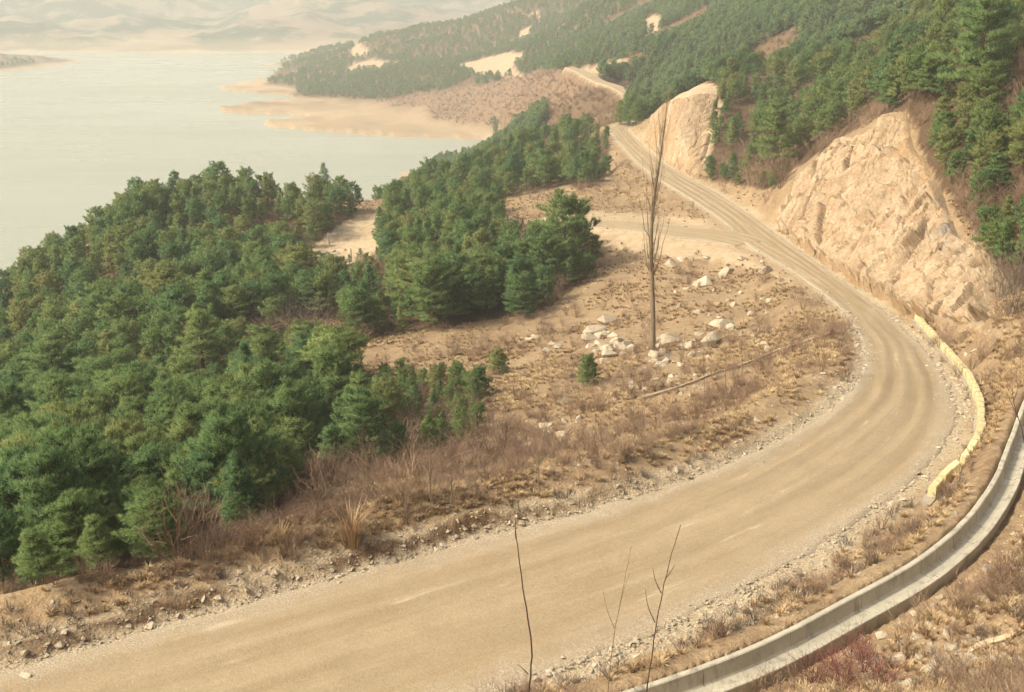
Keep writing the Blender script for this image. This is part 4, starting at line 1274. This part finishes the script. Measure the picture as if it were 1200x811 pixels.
keepb = ~blocked & brown & (rng.uniform(0, 1, len(xf)) < 0.8)
pb = np.stack([xf, yf, zf], 1)[keepb]
scatter('far_scrub', twig_far, pb, rng.uniform(0, 6.28, len(pb)), rng.uniform(0.4, 0.9, len(pb)), rng.integers(0, 3, len(pb)),
        'distant leafless brown scrub on the peninsula and the far slopes', 'scrub')

# ================================================================== DRY GRASS, WEEDS, SHRUBS
grass = [grass_tuft(700 + i, 0.5, 44, MAT['straw'], 1.0, 0.028) for i in range(5)]
weeds = [shrub(720 + i, 0.8, 10, MAT['weed'], 2, 0.8, 0.03) for i in range(3)]
twigs = [shrub(740 + i, 1.6, 12, MAT['twig'], 3, 0.6, 0.018) for i in range(4)]
redtw = [shrub(760 + i, 1.6, 16, MAT['redtwig'], 3, 0.7, 0.018) for i in range(2)]

xg, yg = log_points(260000, 12, 330, -31, 38)
zg = ground(xg, yg)
pxg, pyg, pdg = project(xg, yg, zg)
reg = sample(road_e, xg, yg); cqg = sample(np.clip(chan_q, -50, 50), xg, yg)
forest = sample(m_forest, xg, yg); dirt = sample(m_dirt, xg, yg); sandg = sample(m_sand, xg, yg)
on_rock = in_poly(pxg, pyg, [(880, 262), (928, 204), (985, 160), (1060, 132), (1092, 200), (1140, 290), (1160, 345), (1165, 402), (1130, 400), (1040, 360), (940, 295)]) & (pdg < 185)
patch = fbm(xg / 5, yg / 5, 201, 4)
dens = np.clip(0.35 + 1.5 * patch, 0.03, 1) * (1 - 0.85 * dirt) * (1 - sandg)
below = (cqg < -0.5) & (np.hypot(xg, yg) < 60) & (pxg > 700)
dens = np.where(below, dens * 0.2, dens)
ok = (reg > 0.9) & (np.abs(cqg - 0.1) > 1.1) & ~on_rock & (rng.uniform(0, 1, len(xg)) < dens) & (forest < 0.6)
pg = np.stack([xg, yg, zg], 1)[ok]
sg = rng.uniform(0.3, 0.95, len(pg)) * np.where(np.hypot(pg[:, 0], pg[:, 1]) < 60, 0.75, 1.1)
scatter('dry_grass', grass, pg, rng.uniform(0, 6.28, len(pg)), sg, rng.integers(0, 5, len(pg)),
        'tawny dry grass covering the slopes round the road', 'grass', rng.normal(0, 0.12, (len(pg), 2)))

xs_, ys_ = log_points(34000, 12, 300, -31, 38)
zs_ = ground(xs_, ys_)
pxs, pys, pds = project(xs_, ys_, zs_)
res_ = sample(road_e, xs_, ys_); cqs = sample(np.clip(chan_q, -50, 50), xs_, ys_)
patch2 = fbm(xs_ / 8, ys_ / 8, 211, 4)
rock_s = in_poly(pxs, pys, [(880, 262), (928, 204), (985, 160), (1060, 132), (1092, 200), (1140, 290), (1160, 345), (1165, 402), (1130, 400), (1040, 360), (940, 295)]) & (pds < 185)
base_ok = (res_ > 0.5) & (np.abs(cqs - 0.1) > 1.5) & ~rock_s & (sample(m_sand, xs_, ys_) < 0.3)
fringe = in_poly(pxs, pys, [(190, 664), (330, 600), (400, 560), (500, 530), (560, 500), (620, 500), (640, 540), (560, 590), (450, 630), (300, 668), (200, 680)])
dry_mid = in_poly(pxs, pys, [(640, 365), (700, 300), (800, 300), (930, 330), (990, 400), (960, 470), (850, 520), (700, 570), (620, 560), (600, 480)])
p_sh = np.where(fringe, 0.75, np.where(dry_mid, 0.20 + 0.6 * patch2, 0.16 + 0.6 * patch2)) * np.where(sample(m_forest, xs_, ys_) > 0.5, 0.7, 1.0) * (1 - 0.8 * sample(m_dirt, xs_, ys_))
below_s = (cqs < -0.5) & (np.hypot(xs_, ys_) < 60) & (pxs > 700)
p_sh = np.where(below_s, 0.03 + 0.15 * (patch2 > 0.3), p_sh)
ok = base_ok & (rng.uniform(0, 1, len(xs_)) < p_sh)
ps = np.stack([xs_, ys_, zs_], 1)[ok]
ss = rng.uniform(0.45, 1.0, len(ps)) * np.where(ps[:, 1] < 62, 0.75, 1.15)
scatter('dry_scrub', twigs, ps, rng.uniform(0, 6.28, len(ps)), ss, rng.integers(0, 4, len(ps)),
        'low leafless reddish brown scrub on the slopes', 'scrub')
strip = ((cqs > 0.9) & (cqs < 7) & (res_ > 1.5) & (np.hypot(xs_, ys_) < 62)) | ((res_ > 0.5) & (res_ < 2.2) & (np.hypot(xs_, ys_) < 75) & (fbm(xs_ / 4, ys_ / 4, 221, 3) > 0.0))
wd = base_ok & (rng.uniform(0, 1, len(xs_)) < np.where(strip, 0.42, np.where((np.hypot(xs_, ys_) < 62), np.where(patch2 > 0.12, 0.5, 0.05), 0.02)))
wd &= ~(below_s & (rng.uniform(0, 1, len(xs_)) < 0.75))
pw = np.stack([xs_, ys_, zs_], 1)[wd]
scatter('dead_weeds', weeds, pw, rng.uniform(0, 6.28, len(pw)), rng.uniform(0.4, 1.0, len(pw)), rng.integers(0, 3, len(pw)),
        'grey dead weeds tangled along the road banks', 'weeds')

def bush(name, mes, px, py, hpx, H0, label, cat='shrub', group=None, part='twigs'):
    p, H = stand(px, py, hpx)
    root = empty(name, tuple(p), (0, 0, random.uniform(0, 6.28)), H / H0)
    tag(root, label, cat, group)
    obj(part, mes[random.randrange(len(mes))], root)
bigtw = [shrub(780 + i, 3.2, 13, MAT['twig'], 4, 0.55, 0.014) for i in range(3)]
greytw = [shrub(790 + i, 3.2, 16, MAT['weed'], 4, 0.6, 0.014) for i in range(2)]
for px, py, h in [(985, 806, 50), (1012, 788, 48), (955, 800, 44), (1030, 806, 46), (1000, 770, 34), (970, 786, 36)]:
    bush('red_shrub', redtw, px, py, h, 1.6, 'wine red leafless shrub below the drainage channel at bottom right', group='wine red shrubs below the channel')
for px, py, h in [(905, 806, 34), (930, 800, 30), (880, 812, 30)]:
    bush('tan_shrub', twigs, px, py, h, 1.6, 'tan leafless shrub at the near edge of the drainage channel', group='tan shrubs by the channel')
for px, py, h in [(335, 400, 48), (360, 395, 52), (385, 392, 44), (350, 412, 40), (318, 405, 42), (372, 408, 40), (405, 398, 40)]:
    bush('bare_bush', greytw + bigtw[:1], px, py, h, 3.2, 'grey brown leafless bush in the hollow between the pines', group='bare bushes in the hollow')
for px, py, h in [(895, 222, 44), (915, 220, 40), (880, 218, 32)]:
    bush('bare_bush', bigtw, px, py, h, 3.2, 'purplish leafless bush beside the road at the foot of the right hill', group='bare bushes at the hill foot')
for px, py, h in [(1040, 92, 30), (1060, 88, 34), (1080, 82, 30), (1020, 98, 26)]:
    bush('bare_tree', bigtw, px, py, h, 3.2, 'leafless brownish tree on the crest of the right hill', 'tree', 'bare trees on the right crest')
for px, py, h in [(1172, 350, 50), (1190, 345, 60), (1185, 372, 44)]:
    bush('grey_bush', greytw, px, py, h, 3.2, 'grey leafless bush right of the rock cutting', group='grey bushes right of the cutting')
for px, py, h in [(300, 650, 50), (335, 628, 52), (370, 612, 58), (410, 600, 58), (440, 588, 62), (470, 590, 66), (500, 575, 66), (530, 560, 62), (560, 545, 58), (590, 530, 50), (430, 570, 56), (485, 560, 56), (270, 660, 40), (350, 640, 44)]:
    bush('bare_shrub', bigtw, px, py, h, 3.2, 'reddish brown leafless shrub along the lower edge of the left wood', group='bare shrubs along the wood edge')
pamp = [grass_tuft(810, 1.6, 160, MAT['straw'], 0.55, 0.02)]
bush('silver_grass', pamp, 412, 640, 50, 1.6, 'big straw coloured clump of tall grass on the bank left of the road', 'grass clump', part='blades')
bush('silver_grass', pamp, 330, 640, 30, 1.6, 'smaller straw coloured grass clump left of the big one', 'grass clump', part='blades')

# ------------------------------------------------------------------ bare poplar
def poplar():
    p, H = stand(765, 412, 285)
    r = np.random.default_rng(5)
    root = empty('poplar_tree', tuple(p)); tag(root, 'tall slender leafless poplar rising from the boulders inside the bend', 'tree')
    n_ = 14
    f = np.linspace(0, 1, n_)
    tz = -0.4 + f * (H * 0.985)
    tx = -0.55 * np.sin(f * 3.4) + 0.15 * np.sin(f * 9); ty = 0.3 * np.sin(f * 5)
    obj('trunk', tube_mesh('poplar_trunk', np.stack([tx, ty, tz], 1), 0.29 * (1 - f) ** 0.9 + 0.015, MAT['greybark'], 9), root)
    for i in range(46):
        h = r.uniform(0.30, 0.95)
        L = H * r.uniform(0.08, 0.26) * (1.15 - h * 0.7)
        az = r.uniform(0, 6.28)
        o = np.array([np.interp(h, f, tx), np.interp(h, f, ty), -0.4 + h * H * 0.985])
        sp_ = r.uniform(0.12, 0.34)
        pts = [o]
        for q in range(1, 5):
            g = q / 4
            pts.append(o + np.array([math.cos(az) * sp_ * L * g ** 0.6, math.sin(az) * sp_ * L * g ** 0.6, L * g]) + r.normal(0, 0.05, 3))
        rad0 = 0.05 * (1.1 - h)
        obj('branch', tube_mesh('poplar_branch', pts, np.linspace(rad0 + 0.015, 0.008, 5), MAT['greybark'], 4), root)
    t = Tris()
    for i in range(420):
        h = r.uniform(0.35, 0.97); az = r.uniform(0, 6.28); o = np.array([np.interp(h, f, tx), np.interp(h, f, ty), -0.4 + h * H * 0.985])
        q = o + np.array([math.cos(az), math.sin(az), 0]) * r.uniform(0.1, 1.25) * (1.25 - h)
        t.stick(q, q + np.array([math.cos(az) * 0.12, math.sin(az) * 0.12, 1.0]) * r.uniform(0.4, 1.1), 0.012, 0.006, 0.2)
    obj('twigs', t.mesh('poplar_twigs', MAT['paletwig']), root)
poplar()

# ------------------------------------------------------------------ thin saplings
def sapling(pix, label, rad=0.02, y=None, twigs_=(), name='sapling', group=None, mat='bark'):
    """stem through photograph pixels; all of it stands at the depth of its foot"""
    if y is None:
        foot = hit(*pix[0]); y = foot[1]
    pts = [at_y(px, py, y) for px, py in pix]
    if pts[0][2] > ground(pts[0][0], pts[0][1]):
        g0 = np.array([pts[0][0] + 0.05, y, ground(pts[0][0] + 0.05, y) - 0.1])
        pts = [g0] + pts
    else:
        pts[0][2] = ground(pts[0][0], pts[0][1]) - 0.1
    b = pts[0].copy()
    pts = smooth_path(dense(np.array(pts), max(0.06, np.linalg.norm(pts[-1] - pts[0]) / 30)), 2)
    rr_ = np.random.default_rng(len(pix) + int(pix[0][0]))
    k_ = rr_.normal(0, rad * 0.22, pts.shape); k_[0] = 0
    root = empty(name, tuple(b)); tag(root, label, 'sapling', group)
    obj('stem', tube_mesh('stem', pts - b + k_, np.linspace(rad, rad * 0.3, len(pts)), MAT[mat], 5), root)
    for tw in twigs_:
        tp = np.array([at_y(px, py, y + dy) for px, py, dy in tw])
        tp = smooth_path(dense(tp, max(0.05, np.linalg.norm(tp[-1] - tp[0]) / 10)), 2)
        obj('twig', tube_mesh('twig', tp - b, np.linspace(rad * 0.5, rad * 0.2, len(tp)), MAT[mat], 4), root)
sapling([(619, 811), (624, 770), (621, 735), (614, 700), (609, 665), (605, 628)], 'single dark whip of a sapling in front of the road at bottom centre', 0.016, 9.0,
        [[(619, 790, 0), (612, 783, 0.05), (607, 778, 0.1)], [(605, 632, 0), (603, 618, 0.0), (604, 606, 0.0)]])
sapling([(712, 811), (716, 770), (721, 735), (730, 690), (740, 640)], 'faint forked sapling left of the pair in front of the road', 0.010, 10.5,
        [[(714, 780, 0), (704, 765, 0.1), (697, 756, 0.15)], [(720, 736, 0), (711, 715, 0.1), (706, 690, 0.2)], [(726, 710, 0), (731, 690, 0.1), (738, 672, 0.15)]], mat='greybark')
sapling([(757, 811), (765, 765), (768, 735), (777, 690), (789, 640), (798, 615)], 'forked sapling right of the pair in front of the road', 0.013, 10.0,
        [[(768, 730, 0), (759, 712, 0.1), (756, 690, 0.15)], [(775, 695, 0), (767, 680, 0.1), (765, 665, 0.15)], [(780, 678, 0), (788, 668, 0.1), (791, 662, 0.12)]], mat='bark')
for k, (px, py, tp) in enumerate([(632, 574, 518), (698, 530, 488), (802, 432, 385), (826, 466, 402), (851, 458, 416), (870, 440, 366), (505, 596, 512), (477, 614, 560), (565, 570, 540), (530, 585, 545), (743, 505, 460), (690, 520, 500), (608, 600, 575)]):
    sapling([(px, py), (px - 1, (py + tp) / 2), (px - 2 + k % 3 * 2, tp)], 'thin bare sapling standing in the dry grass above the road bank', 0.035, None,
            [[(px - 1, py + (tp - py) * 0.5, 0), (px + 5, py + (tp - py) * 0.72, 0.2)], [(px - 1, py + (tp - py) * 0.4, 0), (px - 6, py + (tp - py) * 0.66, -0.2)]], group='thin saplings on the slope', mat='greybark')
sapling([(1203, 530), (1197, 500), (1189, 478), (1186, 455)], 'dark crooked dead stick leaning over the end of the channel', 0.035, None,
        [[(1193, 490, 0), (1184, 470, 0.1), (1180, 462, 0.1)], [(1188, 470, 0), (1194, 452, 0.1), (1190, 445, 0.1)]], 'dead_stick', mat='bark')

# ------------------------------------------------------------------ pipe and board
pp = np.array([hit(px, py) for px, py in [(752, 468), (790, 458), (830, 442), (870, 430), (910, 414), (945, 403), (975, 392)]])
pp = smooth_path(dense(pp, 0.5), 20); pp[:, 2] = ground(pp[:, 0], pp[:, 1]) + 0.10
pp[:, 2] = smooth_path(np.maximum(smooth_path(pp[:, 2:3], 60), pp[:, 2:3]), 6)[:, 0] + 0.08
pipe = obj('pipe', tube_mesh('pipe', pp - pp[0], np.full(len(pp), 0.10), MAT['stone'], 8)); pipe.location = tuple(pp[0])
tag(pipe, 'long thin pale pipe lying across the dry slope below the bend', 'pipe')
bp = np.array([hit(1136, 764), hit(1160, 757), hit(1186, 748)])
bp[:, 2] += np.array([0.03, 0.14, 0.10])
bd = dense(bp, 0.12); bd[:, 2] += 0.03 * np.sin(np.linspace(0, 7, len(bd)))
board = sweep('board', bd - bd[0], [(0.085, 0.03), (0.08, 0.055), (0.0, 0.06), (-0.08, 0.03), (-0.085, 0.0)], MAT['wood'], None)
board.location = tuple(bd[0])
tag(board, 'warped weathered board lying on the bare soil at bottom right', 'board')

def post(px, py, hpx, label):
    p, H = stand(px, py, hpx)
    me = bpy.data.meshes.new('post'); bm = bmesh.new()
    bmesh.ops.create_cube(bm, size=1.0, matrix=Matrix.Diagonal((0.20, 0.20, H, 1)) @ Matrix.Translation((0, 0, 0.45)))
    bmesh.ops.bevel(bm, geom=list(bm.edges), offset=0.025, segments=2, affect='EDGES')
    for v_ in bm.verts:
        k_ = 1 - 0.25 * max(0, v_.co.z) / H
        v_.co.x *= k_; v_.co.y *= k_
    bm.to_mesh(me); bm.free(); me.materials.append(MAT['concrete'])
    o = obj('post', me); o.location = tuple(p); o.rotation_euler = (0.03, -0.04, 0.6)
    tag(o, label, 'post')
post(386, 288, 15, 'upper of the two pale posts on the bare patch in the left wood')
post(412, 304, 13, 'lower of the two pale posts on the bare patch in the left wood')

# ================================================================== STONES
rocks = [rock_mesh(900 + i, MAT['stone'], 0.6 + 0.08 * (i % 4)) for i in range(8)]
grocks = [rock_mesh(920 + i, MAT['greystone'], 0.55) for i in range(4)]
def boulder(px, py, wpx, label, group=None, name='boulder', cat='boulder', pool=rocks):
    p = hit(px, py)
    s = wpx * np.linalg.norm(p - np.array([0, 0, CAM_H])) / FPX / 0.78
    o = obj(name, pool[random.randrange(len(pool))])
    o.location = (p[0], p[1], p[2] + random.uniform(-0.04, 0.12) * s); o.scale = (s, s, s)
    o.rotation_euler = (random.uniform(-.3, .3), random.uniform(-.3, .3), random.uniform(0, 6.28))
    return tag(o, label, cat, group)
for px, py, w_, lab in [(788, 400, 22, 'big squared pale boulder right of the foot of the poplar'), (845, 382, 20, 'big pale boulder furthest right in the middle of the slope'), (833, 404, 20, 'rounded pale boulder just below the furthest right big one'),
                        (713, 379, 18, 'pointed pale boulder at the top of the heap left of the poplar'), (697, 390, 20, 'broad pale boulder at the left of the heap beside the poplar'), (712, 392, 16, 'pale boulder under the pointed one in the heap'),
                        (823, 332, 22, 'long flat pale boulder below the junction of the side track'), (787, 311, 14, 'lone squared pale boulder nearest the side track'), (850, 322, 18, 'pale boulder by the roadside scrub below the junction'),
                        (668, 442, 14, 'pale block standing left of the little green pine'), (598, 262, 15, 'white boulder among the trees at the end of the side track'), (715, 418, 17, 'slab leaning over a dark hollow below the boulder heap'),
                        (663, 473, 14, 'pale stone in the dry grass below the little green pine'), (640, 500, 14, 'pale stone at the head of the stony gully'), (895, 320, 16, 'flat pale boulder at the inner edge of the road past the junction'),
                        (807, 408, 14, 'brownish boulder between the squared and the rounded ones'), (1107, 745, 13, 'pale stone beside the channel at bottom right')]:
    boulder(px, py, w_, lab)
for px, py in [(776, 398), (770, 408), (779, 413), (768, 418), (775, 422), (783, 416), (764, 410), (772, 428), (781, 425), (766, 424)]:
    boulder(px, py, random.uniform(8, 13), 'broken rock in the small heap at the foot of the poplar', 'rocks heaped at the poplar foot', 'broken_rock', 'rock')
for px, py in [(690, 398), (703, 404), (712, 408), (722, 402), (728, 408), (735, 404), (700, 412), (708, 424), (693, 406), (718, 412), (740, 410), (730, 416), (705, 396), (719, 394)]:
    boulder(px, py, random.uniform(8, 14), 'broken rock in the heap left of the poplar', 'rocks heaped left of the poplar', 'broken_rock', 'rock')
for px, py in [(648, 405), (655, 408), (620, 398), (628, 396), (672, 385), (610, 402), (640, 412)]:
    boulder(px, py, random.uniform(7, 10), 'small pale rock on the dry grass left of the boulder heap', 'small rocks on the dry grass', 'small_rock', 'rock')
gul = [(540 + i * 9 + random.uniform(-4, 4), 574 - i * 5.2 + random.uniform(-5, 5)) for i in range(16)]
for px, py in gul:
    boulder(px, py, random.uniform(6, 11), 'pale rock in the stony gully below the wood', 'rocks of the stony gully', 'gully_rock', 'rock')
for _ in range(46):
    px, py = random.uniform(790, 905), random.uniform(300, 430)
    boulder(px, py, random.uniform(5, 10), 'small pale rock scattered over the slope right of the poplar', 'rocks scattered right of the poplar', 'small_rock', 'rock')
for _ in range(34):
    px, py = random.uniform(735, 830), random.uniform(425, 470)
    boulder(px, py, random.uniform(4, 8), 'small rock by the long pale pipe on the slope', 'rocks by the pipe', 'small_rock', 'rock')
for px, py, w_ in [(30, 798, 15), (28, 767, 8), (70, 757, 8), (65, 790, 8), (100, 797, 8), (98, 792, 6), (547, 650, 9), (545, 620, 6), (556, 617, 5), (497, 655, 6), (520, 672, 5), (120, 788, 6), (190, 752, 8), (322, 722, 7), (305, 737, 6)]:
    boulder(px, py, w_, 'pale stone lying along the lake side edge of the near road', 'stones along the road edge', 'stone', 'stone')
for _ in range(150):
    px = random.uniform(1000, 1200); py = random.uniform(640, 808)
    if py < 640 + (1200 - px) * 0.55: continue
    boulder(px, py, math.exp(random.gauss(1.95, 0.4)), 'rough stone on the rubbly bank below the channel', 'stones on the bank below the channel', 'stone', 'stone', rocks + grocks)

for px, py in [(378, 294), (382, 297), (390, 295), (396, 298), (372, 298), (402, 294), (436, 272)]:
    boulder(px, py, random.uniform(4, 7), 'pale rock on the bare patch in the left wood', 'rocks on the bare patch', 'small_rock', 'rock')

# loose gravel: verges, berm, rubble slopes
small = [rock_mesh(940 + i, MAT['stone'], 0.6, 9) for i in range(4)] + [rock_mesh(950 + i, MAT['greystone'], 0.6, 9) for i in range(2)]
xr, yr = log_points(210000, 13, 190, -31, 38)
er = sample(np.clip(road_e, -9, 99), xr, yr); st = sample(m_stony, xr, yr)
cqr = sample(np.clip(chan_q, -50, 50), xr, yr)
pr_ = np.where((er > -1.8) & (er < 1.8), 0.60 * np.exp(-((er - 0.05) / 1.0) ** 2) + 0.06, np.where(er >= 1.6, 0.13 * st, 0.006))
pxr, pyr, _ = project(xr, yr, ground(xr, yr))
bank_r = (cqr < -0.5) & (pxr > 850) & (np.hypot(xr, yr) < 60)
pr_ = np.where(bank_r, 0.10 + 0.45 * (fbm(xr / 2.5, yr / 2.5, 231, 3) > 0.05), pr_)
ok = (rng.uniform(0, 1, len(xr)) < pr_) & (np.abs(cqr - 0.1) > 0.95)
pr3 = np.stack([xr, yr, ground(xr, yr)], 1)[ok]
er = er[ok]
pr3[:, 2] += np.where(er < 0, 0.07, 0.01)
sz = np.exp(rng.normal(-2.35, 0.5, len(pr3))) * np.where(np.hypot(pr3[:, 0], pr3[:, 1]) > 60, 1.7, 1.0)
sz = np.where(er < -0.6, sz * 0.6, sz)
scatter('loose_gravel', small, pr3, rng.uniform(0, 6.28, len(pr3)), np.clip(sz, 0.03, 0.5), np.where(rng.uniform(0, 1, len(pr3)) < 0.88, rng.integers(0, 4, len(pr3)), rng.integers(4, 6, len(pr3))),
        'loose pale gravel strewn along the road edges and stony banks', 'gravel', rng.normal(0, 0.3, (len(pr3), 2)))

# ================================================================== HAZE
def haze():
    x0, x1, y0, y1, z0, z1 = -6400, 6400, -6400, 6400, -11.0, float(Z.max()) + 15
    v = [(x, y, z) for z in (z0, z1) for x, y in ((x0, y0), (x1, y0), (x1, y1), (x0, y1))]
    f = [(3, 2, 1, 0), (4, 5, 6, 7), (0, 1, 5, 4), (1, 2, 6, 5), (2, 3, 7, 6), (3, 0, 4, 7)]
    m = bpy.data.materials.new('pale_haze'); m.use_nodes = True
    nt_ = m.node_tree; nt_.nodes.clear()
    vol = nt_.nodes.new('ShaderNodeVolumePrincipled')
    vol.inputs['Color'].default_value = (0.97, 0.99, 0.97, 1)
    vol.inputs['Density'].default_value = HAZE
    vol.inputs['Anisotropy'].default_value = 0.0
    out = nt_.nodes.new('ShaderNodeOutputMaterial')
    nt_.links.new(vol.outputs[0], out.inputs['Volume'])
    o = obj('haze', mesh_np('haze', v, f, [m]))
    tag(o, 'pale warm haze that veils the far shore', 'haze', kind='stuff')
HAZE = 0.00029
haze()
